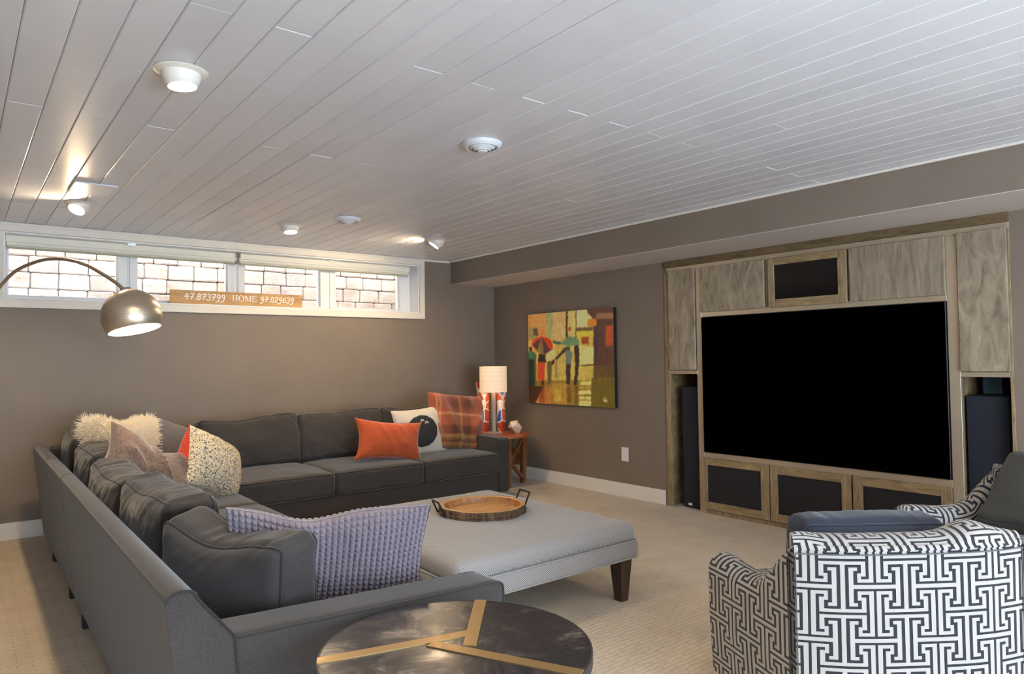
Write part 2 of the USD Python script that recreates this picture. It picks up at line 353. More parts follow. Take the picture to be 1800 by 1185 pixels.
mat('brushed_steel', {'t': ('texture_coordinate', {}), 'm': ('mapping', {'scale': (2, 2, 60)}), 'n': ('noise_texture', {'scale': 6.0, 'detail': 3}), 'r': ('map_range', {'to_min': 0.26, 'to_max': 0.42}),
    'p': ('principled_bsdf', {'base_color': lin(206, 192, 172), 'metallic': 0.85, 'anisotropic': 0.5})}, [('t.object', 'm.vector'), ('m.vector', 'n.vector'), ('n.fac', 'r.value'), ('r.result', 'p.roughness')])
plain('steel_bar', lin(214, 206, 196), 0.3, metallic=0.55)
plain('arm_metal', lin(176, 158, 136), 0.35, metallic=0.6)
plain('shade_inside', lin(240, 236, 228), 0.5)
plain('bulb_glow', (0, 0, 0), 0.5, emission_color=(1.0, 0.74, 0.44), emission_strength=580.0)
plain('dome_glow', (0, 0, 0), 0.5, emission_color=(1.0, 0.86, 0.66), emission_strength=14.0)
plain('lamp_off', lin(226, 214, 198), 0.4)
# lamp shade: pleated linen lit from within by its bulb
mat('lamp_shade', {'t': ('texture_coordinate', {}), 'w': ('wave_texture', {'wave_type': 'bands', 'bands_direction': 'z', 'scale': 22.0}), 'r': ('rgb_ramp', {'ramp': [(0.0, lin(226, 196, 164)), (1.0, lin(248, 226, 200))]}),
    'p': ('principled_bsdf', {'roughness': 0.8, 'emission_strength': 0.2, 'emission_color': (1.0, 0.70, 0.44)})}, [('t.object', 'w.vector'), ('w.fac', 'r.fac'), ('r.color', 'p.base_color')])
noisy('stone', lin(190, 168, 150), lin(214, 194, 178), ns=5, rough=0.9, bump=0.7, bscale=34, bdist=0.02)
noisy('stone_b', lin(180, 160, 146), lin(204, 186, 172), ns=6, rough=0.9, bump=0.7, bscale=38, bdist=0.02)
noisy('stone_c', lin(198, 180, 164), lin(222, 206, 190), ns=4, rough=0.9, bump=0.7, bscale=30, bdist=0.02)
plain('stone_gap', lin(140, 126, 116), 1.0)
noisy('unseen_gravel', lin(216, 212, 206), lin(240, 238, 234), ns=40, rough=1.0)
plain('lamp_bulb', (0, 0, 0), 0.5, emission_color=(1.0, 0.78, 0.5), emission_strength=30.0)
mat('pane_glass', {'tr': ('transparent_bsdf', {'color': (0.96, 0.97, 0.98)}), 'g': ('glossy_bsdf', {'roughness': 0.0, 'color': (1, 1, 1)}), 'fr': ('fresnel', {'IOR': 1.45}), 'mx': ('mix_closure', {})},
    [('fr.fac', 'mx.fac'), ('tr.BSDF', 'mx.closure1'), ('g.BSDF', 'mx.closure2')], surface='mx.closure')
# flat print kept in a mesh's vertex colours
def printed(name, rough=0.7, bump=0.0, spec=0.3):
    n = {'a': ('attribute', {'attribute': 'tint'}), 'p': ('principled_bsdf', {'roughness': rough, 'specular_ior_level': spec})}; l = [('a.color', 'p.base_color')]
    if bump:
        n['t'] = ('texture_coordinate', {}); n['n'] = ('noise_texture', {'scale': 70.0, 'detail': 4}); n['b'] = ('bump', {'strength': bump, 'distance': 0.004}); l += [('t.object', 'n.vector'), ('n.fac', 'b.height'), ('b.normal', 'p.normal')]
    mat(name, n, l)
printed('canvas_paint', 0.4, 0.5, 0.4)
plain('canvas_edge', lin(30, 24, 22), 0.6)
# Greek-key weave: a 9 x 10 quarter tile, mirrored both ways, read from two step ramps (columns, rows) and one table
ROWS = ['LLLLLLLDL', 'DDDDDDLDL', 'DLLLLDLDL', 'DLDDLDLDL', 'DLDLLDLDL', 'DLDLDDLDL', 'DLDLDLLDL', 'DLDLDDDDL', 'DLDLLLLLL', 'DLDDDDDDD']
XB = [0, 22, 95, 147, 222, 282, 345, 419, 477]; YB = [0, 32, 70, 125, 172, 222, 265, 320, 365, 420]
DARK, LIGHT = lin(38, 41, 46), lin(166, 162, 158)
table = [((9 * j + i) / 256.0, DARK if ROWS[j][i] == 'D' else LIGHT) for j in range(10) for i in range(9)]
mat('greek_key', {'uv': ('attribute', {'attribute': 'st'}), 's': ('separate_xyz', {}),
    'px': ('math', {'math_type': 'pingpong', 'value2': 0.5}), 'py': ('math', {'math_type': 'pingpong', 'value2': 0.5}), 'sx': ('math', {'math_type': 'multiply', 'value2': 2.0}), 'sy': ('math', {'math_type': 'multiply', 'value2': 2.0}),
    'rx': ('rgb_ramp', {'interpolate': False, 'ramp': [(b / 515.0, (i / 16.0,) * 3) for i, b in enumerate(XB)]}), 'ry': ('rgb_ramp', {'interpolate': False, 'ramp': [(b / 442.0, (i / 16.0,) * 3) for i, b in enumerate(YB)]}),
    'bx': ('rgb_to_bw', {}), 'by': ('rgb_to_bw', {}), 'ix': ('math', {'math_type': 'multiply_add', 'value2': 16.0, 'value3': 0.5}), 'iy': ('math', {'math_type': 'multiply', 'value2': 144.0}),
    'id': ('math', {'math_type': 'add'}), 'k': ('math', {'math_type': 'multiply', 'value2': 1.0 / 255.0}), 'lut': ('rgb_ramp', {'interpolate': False, 'ramp': table}),
    't': ('texture_coordinate', {}), 'n': ('noise_texture', {'scale': 500.0, 'detail': 1}), 'b': ('bump', {'strength': 0.2, 'distance': 0.002}),
    'p': ('principled_bsdf', {'roughness': 0.85, 'sheen_weight': 0.15, 'specular_ior_level': 0.2})},
    [('uv.vector', 's.vector'), ('s.x', 'px.value1'), ('s.y', 'py.value1'), ('px.value', 'sx.value1'), ('py.value', 'sy.value1'), ('sx.value', 'rx.fac'), ('sy.value', 'ry.fac'), ('rx.color', 'bx.color'), ('ry.color', 'by.color'),
     ('bx.val', 'ix.value1'), ('by.val', 'iy.value1'), ('ix.value', 'id.value1'), ('iy.value', 'id.value2'), ('id.value', 'k.value1'), ('k.value', 'lut.fac'), ('lut.color', 'p.base_color'),
     ('t.object', 'n.vector'), ('n.fac', 'b.height'), ('b.normal', 'p.normal')])
# plaid: rust ground with crossing dark, yellow and pale stripes, from the pillow's own uv
mat('plaid', {'uv': ('attribute', {'attribute': 'st'}), 's': ('separate_xyz', {}),
    'rx': ('rgb_ramp', {'ramp': [(0.0, lin(176, 84, 52)), (0.06, lin(170, 84, 58)), (0.09, lin(214, 152, 100)), (0.11, lin(150, 70, 52)), (0.13, lin(214, 152, 100)), (0.16, lin(160, 76, 58)), (0.3, lin(150, 74, 56)), (0.36, lin(84, 44, 30)), (0.46, lin(92, 50, 32)), (0.5, lin(190, 130, 60)), (0.53, lin(110, 60, 34)), (0.64, lin(84, 44, 30)), (0.7, lin(160, 78, 46)), (0.84, lin(190, 92, 46)), (0.93, lin(216, 110, 56)), (1.0, lin(200, 90, 46))]}),
    'ry': ('rgb_ramp', {'ramp': [(0.0, lin(110, 66, 36)), (0.1, lin(196, 140, 66)), (0.14, lin(92, 54, 32)), (0.24, lin(196, 144, 70)), (0.28, lin(96, 54, 32)), (0.4, lin(90, 48, 30)), (0.44, lin(168, 90, 56)), (0.58, lin(176, 92, 64)), (0.62, lin(226, 168, 112)), (0.65, lin(170, 84, 56)), (0.78, lin(100, 54, 34)), (0.9, lin(120, 62, 40)), (1.0, lin(176, 86, 60))]}),
    'mx': ('mix', {'mix_type': 'mix', 'fac': 0.5}), 't': ('texture_coordinate', {}), 'n': ('noise_texture', {'scale': 250.0}), 'b': ('bump', {'strength': 0.3, 'distance': 0.002}), 'p': ('principled_bsdf', {'roughness': 0.9, 'sheen_weight': 0.4})},
    [('uv.vector', 's.vector'), ('s.x', 'rx.fac'), ('s.y', 'ry.fac'), ('rx.color', 'mx.color1'), ('ry.color', 'mx.color2'), ('mx.color', 'p.base_color'), ('t.object', 'n.vector'), ('n.fac', 'b.height'), ('b.normal', 'p.normal')])
mat('speckled_wool', {'t': ('texture_coordinate', {}), 'v': ('voronoi_texture', {'scale': 150.0}), 'bw': ('rgb_to_bw', {}), 'r': ('rgb_ramp', {'interpolate': False, 'ramp': [(0.0, lin(70, 76, 78)), (0.2, lin(146, 134, 116)), (0.34, lin(216, 200, 170)), (0.62, lin(196, 176, 142)), (0.8, lin(228, 214, 190))]}),
    'b': ('bump', {'strength': 0.6, 'distance': 0.004}), 'p': ('principled_bsdf', {'roughness': 0.95})}, [('t.object', 'v.vector'), ('v.color', 'bw.color'), ('bw.val', 'r.fac'), ('r.color', 'p.base_color'), ('v.distance', 'b.height'), ('b.normal', 'p.normal')])
# vases: coloured facets with white joints
mat('mosaic_glaze', {'t': ('texture_coordinate', {}), 'm': ('mapping', {'scale': (1, 1, 0.8)}), 'v': ('voronoi_texture', {'scale': 10.5}), 'e': ('voronoi_texture', {'scale': 10.5, 'feature': 'distance_to_edge'}), 'bw': ('separate_color', {}),
    'r': ('rgb_ramp', {'interpolate': False, 'ramp': [(0.0, lin(196, 72, 44)), (0.12, lin(66, 90, 164)), (0.22, lin(232, 224, 210)), (0.3, lin(214, 100, 66)), (0.4, lin(226, 206, 130)), (0.46, lin(196, 66, 44)), (0.56, lin(60, 80, 150)), (0.63, lin(220, 116, 74)), (0.72, lin(46, 64, 58)), (0.78, lin(228, 210, 140)), (0.84, lin(200, 76, 52)), (0.93, lin(70, 96, 170))]}),
    'st': ('map_range', {'from_min': 0.055, 'from_max': 0.072, 'clamp': True}), 'mx': ('mix', {'color1': lin(236, 228, 214)}), 'p': ('principled_bsdf', {'roughness': 0.3})},
    [('t.object', 'm.vector'), ('m.vector', 'v.vector'), ('m.vector', 'e.vector'), ('v.color', 'bw.color'), ('bw.r', 'r.fac'), ('e.distance', 'st.value'), ('st.result', 'mx.fac'), ('r.color', 'mx.color2'), ('mx.color', 'p.base_color')])
plain('plaster', lin(228, 208, 184), 0.7)
# tabletop: black resin with cloudy grey-white patches and scratches
mat('marbled_top', {'t': ('texture_coordinate', {}), 'm': ('mapping', {'scale': (1, 1, 1)}), 'n': ('noise_texture', {'scale': 7.0, 'detail': 8, 'roughness': 0.66, 'distortion': 0.8}), 'r': ('rgb_ramp', {'ramp': [(0.0, lin(30, 29, 34)), (0.52, lin(40, 38, 42)), (0.575, lin(64, 60, 60)), (0.645, lin(132, 124, 116)), (0.8, lin(170, 160, 148))]}),
    'rr': ('map_range', {'from_min': 0.3, 'from_max': 0.7, 'to_min': 0.16, 'to_max': 0.4}), 'p': ('principled_bsdf', {'specular_ior_level': 0.5})},
    [('t.object', 'm.vector'), ('m.vector', 'n.vector'), ('n.fac', 'r.fac'), ('r.color', 'p.base_color'), ('n.fac', 'rr.value'), ('rr.result', 'p.roughness')])
plain('brass', lin(178, 148, 100), 0.35, metallic=0.7)
plain('table_edge', lin(50, 46, 42), 0.5)
plain('grate_white', lin(222, 226, 232), 0.35)
plain('grate_dark', lin(70, 74, 78), 0.5)
plain('chrome_edge', lin(190, 190, 186), 0.15, metallic=1.0)
# ------------------------------------------------------------------ room shell (x along the window wall, y away from the camera, z up)
XR, YB, ZC, ZS, XS = 5.1704, 6.8391, 2.519, 2.2513, 4.54     # right wall, window wall, ceiling, soffit underside, soffit face
XL, YF = -1.75, -2.50                                        # left wall and the wall behind the camera
OX0, OX1, OZ0, OZ1 = 0.30, 4.115, 1.905, 2.445               # window opening
struct('floor', cbox(XL - .15, XR + .6, YF - .15, YB + .3, -0.12, 0.0), 'carpet')
wb = sgroup('wall_back')
T = 0.30
for n_, b_ in enumerate(((XL - .15, OX0, -.1, ZC + .1), (OX1, XR + .15, -.1, ZC + .1), (OX0, OX1, -.1, OZ0), (OX0, OX1, OZ1, ZC + .1))):
    obj('wall_panel', cbox(b_[0], b_[1], YB, YB + T, b_[2], b_[3]), 'wall_paint', wb)
# right wall with the recess that holds the media cabinet
CY0, CY1 = 1.475, 4.205
wr = sgroup('wall_right')
obj('wall_panel', cbox(XR, XR + .15, CY1, YB + .3, -.1, ZC + .1), 'wall_paint', wr)
obj('wall_panel', cbox(XR, XR + .15, YF - .15, CY0, -.1, ZC + .1), 'wall_paint', wr)
obj('recess_back', cbox(XR + .62, XR + .72, CY0 - .1, CY1 + .1, -.1, ZC + .1), 'wall_paint', wr)
struct('wall_left', cbox(XL - .15, XL, YF - .15, YB + .3, -.1, ZC + .1), 'wall_paint')
DX0, DX1, DZ1 = -0.3, 3.3, 2.15
wf = sgroup('wall_front')
for b_ in ((XL - .15, DX0, -.1, ZC + .1), (DX1, XR + .15, -.1, ZC + .1), (DX0, DX1, DZ1, ZC + .1)):
    obj('wall_panel', cbox(b_[0], b_[1], YF - .15, YF, b_[2], b_[3]), 'wall_paint', wf)
d1 = sgroup('door_1')  # unseen door behind the camera, the opening for the rear daylight
for k in range(4):
    x0 = DX0 + k * (DX1 - DX0) / 4; x1 = x0 + (DX1 - DX0) / 4
    obj('door_frame', cat(cbox(x0, x0 + .05, YF - .12, YF - .06, 0, DZ1), cbox(x1 - .05, x1, YF - .12, YF - .06, 0, DZ1), cbox(x0, x1, YF - .12, YF - .06, 0, .08), cbox(x0, x1, YF - .12, YF - .06, DZ1 - .06, DZ1)), 'vinyl_white', d1)
# ceiling: painted tongue-and-groove planks running towards the window
ceil = sgroup('ceiling')
obj('ceiling_deck', cbox(XL - .15, XR + .7, YF - .15, YB + .3, ZC + .013, ZC + .12), 'joint_dark', ceil)
PW = 0.1368; rng = random.Random(5)
def plank(x0, x1, y0, y1, mt, dz):
    g, ch, zt = 0.0008, 0.0042, ZC + 0.013
    a, b, c, d = x0 + g, x1 - g, y0 + g, y1 - g
    zb = ZC + dz; V = []
    for (xx0, xx1, yy0, yy1, z) in ((a, b, c, d, zt), (a, b, c, d, zb + ch * 0.8), (a + ch, b - ch, c + ch * .7, d - ch * .7, zb)):
        V += [(xx0, yy0, z), (xx1, yy0, z), (xx1, yy1, z), (xx0, yy1, z)]
    F = []
    for l in range(2):
        for k in range(4):
            p, q, r_, s = l * 4 + k, l * 4 + (k + 1) % 4, l * 4 + 4 + (k + 1) % 4, l * 4 + 4 + k
            F += [[p, r_, q], [p, s, r_]]
    F += [[8, 10, 9], [8, 11, 10]]
    m = trimesh.Trimesh(V, F, process=False)
    obj('plank', m, mt, ceil)
k0 = int(math.floor((XL - 0.166) / PW)); k1 = int(math.ceil((XS - 0.166) / PW))
for k in range(k0, k1):
    x0 = max(0.166 + k * PW, XL); x1 = min(0.166 + (k + 1) * PW, XS)
    if x1 - x0 < 0.02: continue
    js = [3.70, 0.04] if k % 2 == 0 else [2.345, 6.0, -1.31]
    if k == 22: js = [1.88, 5.5]
    ys = [YF] + sorted(js) + [YB]
    for a, b in zip(ys[:-1], ys[1:]):
        plank(x0, x1, a, b, rng.choice(['ceiling_paint', 'ceiling_paint', 'ceiling_paint_b']), rng.uniform(-0.0012, 0.0012))
obj('soffit', cbox(XS, XR + .1, YF, YB, ZS + .004, ZC + .012), 'wall_paint', ceil)
obj('soffit_underside', cbox(XS + .001, XR + .66, YF + .001, YB - .001, ZS, ZS + .004), 'soffit_white', ceil, label='pale painted underside of the soffit')
t1 = sgroup('trim_1')
obj('moulding', cbox(XS - .022, XS - .0005, YF, YB - .02, ZC - .018, ZC - .001, .004), 'white_paint', t1)
t2 = sgroup('trim_2')
obj('moulding', cbox(XL, XS - .02, YB - .018, YB - .0005, ZC - .024, ZC - .0015, .004), 'white_paint', t2)
bb = struct('baseboard_right', cbox(XR - .014, XR - .0005, CY1 + .03, YB - .015, 0, .136, .003), 'white_paint')
struct('baseboard_back', cbox(XL, XR - .001, YB - .014, YB - .0005, 0, .136, .003), 'white_paint')
struct('baseboard_left', cbox(XL + .0005, XL + .014, YF, YB - .015, 0, .136, .003), 'white_paint')
# window: casing, deep white jamb, four fixed units
t3 = sgroup('trim_3')
cw = 0.062
for b_ in ((OX0 - cw, OX1 + cw, OZ1, OZ1 + .052), (OX0 - cw, OX1 + cw, OZ0 - .07, OZ0 - .001), (OX0 - cw, OX0, OZ0, OZ1), (OX1, OX1 + cw, OZ0, OZ1)):
    obj('window_casing', cbox(b_[0], b_[1], YB - .02, YB - .0005, b_[2], b_[3], .003), 'casing_cream', t3)
YW = 7.05
for b_ in ((OX0 + .001, OX1 - .001, OZ0 - .0005, OZ0 + .012), (OX0 + .001, OX1 - .001, OZ1 - .012, OZ1 - .0005), (OX0 + .001, OX0 + .012, OZ0 + .012, OZ1 - .012), (OX1 - .012, OX1 - .001, OZ0 + .012, OZ1 - .012)):
    obj('window_jamb', cbox(b_[0], b_[1], YB - .0004, YB + .285, b_[2], b_[3]), 'vinyl_white', t3)
units = [(0.312, 1.207, .345, 1.128), (1.207, 2.152, 1.288, 2.071), (2.152, 3.105, 2.234, 3.018), (3.105, 4.103, 3.19, 3.965)]
for x0, x1, g0, g1 in units:
    w = sgroup('window_%d' % (units.index((x0, x1, g0, g1)) + 1))
    zb, zt = OZ0 + .012, OZ1 - .012; gz0, gz1 = 1.952, 2.37
    for lev, (in_, y0, y1) in enumerate(((0.0, YW - .02, YW + .07), (0.018, YW - .034, YW - .018))):
        k = 1 - in_ / .04 * .9
        a0, a1, c0, c1 = x0 + in_, x1 - in_, zb + in_ * .7, zt - in_ * .7
        e0, e1, f0, f1 = (g0, g1, gz0, gz1)
        obj('sash_frame' if lev else 'window_frame', cat(cbox(a0, e0, y0, y1, c0, c1, .002), cbox(e1, a1, y0, y1, c0, c1, .002), cbox(e0, e1, y0, y1, c0, f0, .002), cbox(e0, e1, y0, y1, f1, c1, .002)), 'vinyl_white', w)
    obj('pane', cbox(g0, g1, YW + .02, YW + .026, gz0, gz1), 'pane_glass', w)
# window well: split-face concrete blocks laid in running bond, with an unseen return wall on the right, its height set to shade the blocks
well = thing('retaining_wall', 'pale split-face block retaining wall of the window well behind the basement window', 'wall', (2.2, 7.85, 1.3))
obj('mortar_core', cat(cbox(-1.6, 4.55, 7.83, 8.1, 1.2, 2.95), cbox(4.47, 4.75, 7.16, 7.83, 1.2, 2.52)), 'stone_gap', well)
rb = random.Random(11)
def block(x0, x1, y0, y1, z0, z1, mt):
    g = 0.003; m = cbox(x0 + g, x1 - g, y0, y1, z0 + g, z1 - g, .011); v = m.vertices.copy()
    v += (np.array([[meshkit.noise(p * 31 + k * 9.1, 3) for k in range(3)] for p in v]) - .5) * .014
    m.vertices = v; obj('block', m, mt, well)
RH, BW = 0.150, 0.236
for row in range(0, 8):
    z0 = 1.78 + row * RH; off = (row % 2) * BW * .5 + rb.uniform(-.02, .02); x = -0.35 + off
    while x < 4.42:
        w_ = BW * rb.uniform(.9, 1.1); x1 = min(x + w_, 4.46)
        if x1 - x > .05: block(x, x1, 7.775 + rb.uniform(-.008, .01), 7.85, z0, z0 + RH, rb.choice(['stone', 'stone', 'stone_b', 'stone_c']))
        x += w_
    y = 7.18 + (row % 2) * .1
    while y < 7.78 and row < 5:
        y1 = min(y + BW, 7.79)
        if y1 - y > .06: block(4.40, 4.5, y, y1, z0, z0 + RH, rb.choice(['stone', 'stone_b']))
        y += BW
obj('unseen_gravel_bed', cbox(-1.6, 4.5, 7.13, 7.83, 1.2, 1.72), 'unseen_gravel', well)  # out of view, kept pale to bounce sunlight up to the ceiling
for ya, yb in ((CY0 - .1, CY0 - .002), (CY1 + .002, CY1 + .1)):
    obj('recess_side', cbox(XR + .15, XR + .62, ya, yb, -.1, ZC), 'wall_paint', wr)
obj('recess_head', cbox(XR + .1, XR + .62, CY0 - .1, CY1 + .1, ZS + .004, ZC + .1), 'wall_paint', wr)
# ------------------------------------------------------------------ media cabinet built into the right wall
cab = thing('media_cabinet', 'grey-brown stained built-in wall cabinet framing the large black television', 'cabinet', (XR, (CY0 + CY1) / 2, 0))
XF = XR - .012                # face-frame plane
def face(name, y0, y1, z0, z1, m, x0=None, x1=None, b=.002, parent=None, **kw):
    return obj(name, cbox(XF if x0 is None else x0, XR + .02 if x1 is None else x1, y0, y1, z0, z1, b), m, parent or cab, **kw)
# carcass: back, sides, niche partitions, floor
obj('carcass', cat(cbox(XR + .56, XR + .6, CY0, CY1, 0, ZS), cbox(XR, XR + .56, CY1 - .02, CY1, 0, ZS), cbox(XR, XR + .56, CY0, CY0 + .018, 0, ZS)), 'cabinet_brown', cab)
for ya, yb in ((3.83, 3.848), (1.785, 1.803)):
    obj('partition', cbox(XR + .021, XR + .56, ya, yb, 0, ZS - .03), 'cabinet_brown', cab)
obj('shelf', cbox(XR + .021, XR + .56, 3.85, CY1 - .021, 1.222, 1.24), 'cabinet_brown', cab)
obj('shelf', cbox(XR + .021, XR + .56, CY0 + .02, 1.783, 1.222, 1.24), 'cabinet_brown', cab)
obj('shelf', cbox(XR + .021, XR + .56, 1.805, 3.828, 1.70, 1.72), 'cabinet_brown', cab)
# face frame: top filler, pale rails and stiles
face('top_filler', CY0 + .001, CY1 - .001, 2.190, ZS - .0005, 'cabinet_top', x0=XF - .006)
face('top_rail', CY0 + .001, CY1 - .03, 2.145, 2.189, 'face_frame')
face('stile', CY1 - .055, CY1 - .002, 0, 2.144, 'cabinet_stile')
face('stile', CY0 + .001, CY0 + .02, 0, 2.144, 'cabinet_stile')
face('stile', 3.79, 3.85, 0, 2.144, 'face_frame'); face('stile', 1.77, 1.838, 0, 2.144, 'face_frame')
face('stile', 3.129, 3.163, 1.766, 2.144, 'cabinet_stile'); face('stile', 2.471, 2.489, 1.766, 2.144, 'cabinet_stile')
face('rail', 3.851, CY1 - .056, 1.212, 1.246, 'face_frame'); face('rail', CY0 + .021, 1.769, 1.212, 1.246, 'face_frame')
face('rail', 1.839, 3.789, 1.715, 1.765, 'face_frame')
face('rail', 1.839, 3.789, .48, .532, 'face_frame')
face('plinth', 1.839, 3.789, 0, .05, 'cabinet_stile')
XD0, XD1 = XF - .022, XF - .001
def door_panel(name, y0, y1, z0, z1, boards, label=None):
    ys = np.linspace(y0, y1, boards + 1)
    return obj(name, cbox(XD0, XD1, y0, y1, z0, z1, .003), 'cabinet_wood' if boards % 2 else 'cabinet_wood_b', cab, label=label)
door_panel('door', 3.851, 4.140, 1.25, 2.158, 1, 'tall narrow door above the far niche')
door_panel('door', 3.164, 3.797, 1.758, 2.152, 1, 'plain wooden lift door')
door_panel('door', 1.836, 2.470, 1.756, 2.149, 2, 'wide plain door with board joints')
door_panel('door', 1.486, 1.764, 1.248, 2.153, 1, 'tall narrow door above the near niche')
def frame_door(y0, y1, z0, z1, gy0, gy1, gz0, gz1, panel, pname, label):
    d = obj('door', cbox(XD0 + .012, XD1, gy0 - .004, gy1 + .004, gz0 - .004, gz1 + .004), panel, cab, label=label)
    for a, b, c, e, mt, nm in ((y0, gy0, z0, z1, 'cabinet_stile', 'stile'), (gy1, y1, z0, z1, 'cabinet_stile', 'stile'), (gy0, gy1, z0, gz0, 'cabinet_rail', 'rail'), (gy0, gy1, gz1, z1, 'cabinet_rail', 'rail')):
        obj(nm, cbox(XD0, XD1, a + .0004, b - .0004, c + .0004, e - .0004, .003), mt, d)
    return d
frame_door(2.490, 3.128, 1.753, 2.149, 2.558, 3.074, 1.818, 2.092, 'dark_glass', 'pane', 'framed door with a dark glass pane')
frame_door(3.162, 3.818, .042, .486, 3.238, 3.752, .108, .426, 'grille_cloth', 'grille', 'framed speaker-cloth door next to the far niche')
frame_door(2.502, 3.153, .042, .486, 2.574, 3.088, .108, .421, 'grille_cloth', 'grille', 'middle framed speaker-cloth door')
frame_door(1.838, 2.490, .042, .486, 1.905, 2.418, .108, .418, 'grille_cloth', 'grille', 'framed speaker-cloth door next to the near niche')
# television
tv = thing('television', 'very large flat television with a switched-off black screen set in the wall cabinet', 'television', (XR, 2.81, .533))
obj('body', cbox(XF - .014, XR + .05, 1.842, 3.786, .534, 1.713, .003), 'bezel', tv)
obj('screen', cbox(XF - .0165, XF - .0142, 1.846, 3.782, .538, 1.709), 'screen_black', tv)
# speakers standing in the two niches
def speaker(y0, y1, x0, z1, label, badge=None):
    t = thing('floor_speaker', label, 'speaker', ((x0 + x0 + .3) / 2, (y0 + y1) / 2, 0), 0, None)
    obj('cabinet', cbox(x0 + .02, x0 + .32, y0, y1, .002, z1, .006), 'speaker_box', t)
    m = cbox(x0, x0 + .0195, y0 + .004, y1 - .004, .012, z1 - .006, .012); obj('grille', m, 'speaker_cloth', t)
    if badge: obj('badge', cbox(x0 - .002, x0 - .0002, badge - .02, badge + .02, .028, .048), 'plate_white', t)
speaker(3.855, 4.075, 5.22, 1.10, 'tall dark floor speaker in the far niche beside the painting wall', 4.0)
speaker(1.525, 1.775, 5.235, 1.09, 'tall dark blue floor speaker in the near niche behind the armchair')
bx_ = thing('centre_box', 'small box standing on top of the near floor speaker, its blue a painted reflection', 'box', (5.45, 1.675, 1.09))
obj('body', cbox(5.40, 5.52, 1.61, 1.725, 1.091, 1.205, .005), 'reflection_blue', bx_); obj('lid', cbox(5.398, 5.522, 1.608, 1.727, 1.2055, 1.212, .002), 'reflection_blue', bx_)
# ------------------------------------------------------------------ ceiling fixtures
def downlight(x, y, tilt, az, lit, label):
    t = thing('eyeball_downlight', label, 'ceiling light', (x, y, ZC), 0, 'adjustable ceiling spotlights')
    obj('trim_ring', lathe([(.045, -.012), (.066, -.012), (.088, -.008), (.1, -.001), (.1, .0), (.045, .0)][::-1], 48, (x, y, ZC - .0015)), 'white_paint', t, smooth=35)
    ax = np.array([math.sin(tilt) * math.cos(az), math.sin(tilt) * math.sin(az), -math.cos(tilt)])
    R_ = .073; prof = [(R_ * math.sin(a), R_ * math.cos(a)) for a in np.linspace(math.radians(46), math.radians(158), 22)]
    prof = [(.043, prof[0][1] - .012)] + prof
    c = np.array([x, y, ZC - .012])
    obj('eyeball', lathe(prof[::-1], 40, c, ax), 'white_paint', t, smooth=40)
    obj('bulb_face', lathe([(.0, .0), (.043, .0), (.043, -.006), (0, -.006)][::-1], 32, c + ax * (prof[1][1] - .011), ax), 'bulb_glow' if lit else 'lamp_off', t, label='glowing bulb face' if lit else None)
downlight(.69, 2.93, .10, -.6, True, 'white eyeball ceiling spotlight, lit, nearest the camera')
downlight(.69, 5.77, .62, 3.9, True, 'white eyeball ceiling spotlight, lit, beside the square ceiling panel')
downlight(2.20, 5.73, .15, -1.5, True, 'white eyeball ceiling spotlight, lit, above the middle of the window')
downlight(3.61, 5.67, .62, 2.6, True, 'white eyeball ceiling spotlight turned to the window corner near the soffit')
downlight(.69, .1, .2, -1.6, True, 'unseen white eyeball ceiling spotlight behind the camera by the left wall')  # out of view, throws warm light on the near armchair side
downlight(3.61, .1, .2, -1.6, True, 'unseen white eyeball ceiling spotlight behind the camera by the soffit')  # out of view, warms the cabinet side of the room
def round_grille(x, y, label):
    t = thing('ceiling_diffuser', label, 'air vent', (x, y, ZC), 0, 'round ceiling vents')
    obj('outer_ring', lathe([(.075, -.024), (.086, -.026), (.1, -.016), (.106, -.002), (.106, 0), (.07, 0)][::-1], 48, (x, y, ZC - .0015)), 'grate_white', t, smooth=40)
    obj('throat', lathe([(0, -.004), (.074, -.004), (.074, -.001), (0, -.001)][::-1], 40, (x, y, ZC - .002)), 'grate_dark', t)
    for r0, r1, z in ((.055, .069, -.032), (.036, .05, -.041)):
        obj('louvre_ring', lathe([(r0, z), (r1, z + .01), (r1 + .002, z + .022), (r1 - .002, z + .022), (r1 - .003, z + .012), (r0, z + .004)][::-1], 44, (x, y, ZC - .002)), 'grate_white', t, smooth=40)
    obj('centre_disc', lathe([(0, -.049), (.026, -.047), (.03, -.041), (.008, -.03), (.008, -.0045), (0, -.0045)][::-1], 36, (x, y, ZC - .002)), 'grate_white', t, smooth=40)
round_grille(2.19, 2.98, 'round white ceiling vent with stepped rings, the nearer one')
round_grille(2.47, 5.2, 'round white ceiling vent with stepped rings, the farther one near the window')
pn = thing('access_panel', 'square flat grey-white panel on the ceiling beside a spotlight', 'ceiling panel', (.70, 5.26, ZC))
obj('plate', cbox(.585, .815, 5.08, 5.42, ZC - .010, ZC - .0015, .002), 'grate_white', pn)
for a, b, c, d in ((.581, .5845, 5.076, 5.424), (.8155, .819, 5.076, 5.424), (.5845, .8155, 5.076, 5.0795), (.5845, .8155, 5.4205, 5.424)):
    obj('edge', cbox(a, b, c, d, ZC - .008, ZC - .0015), 'grate_white', pn)
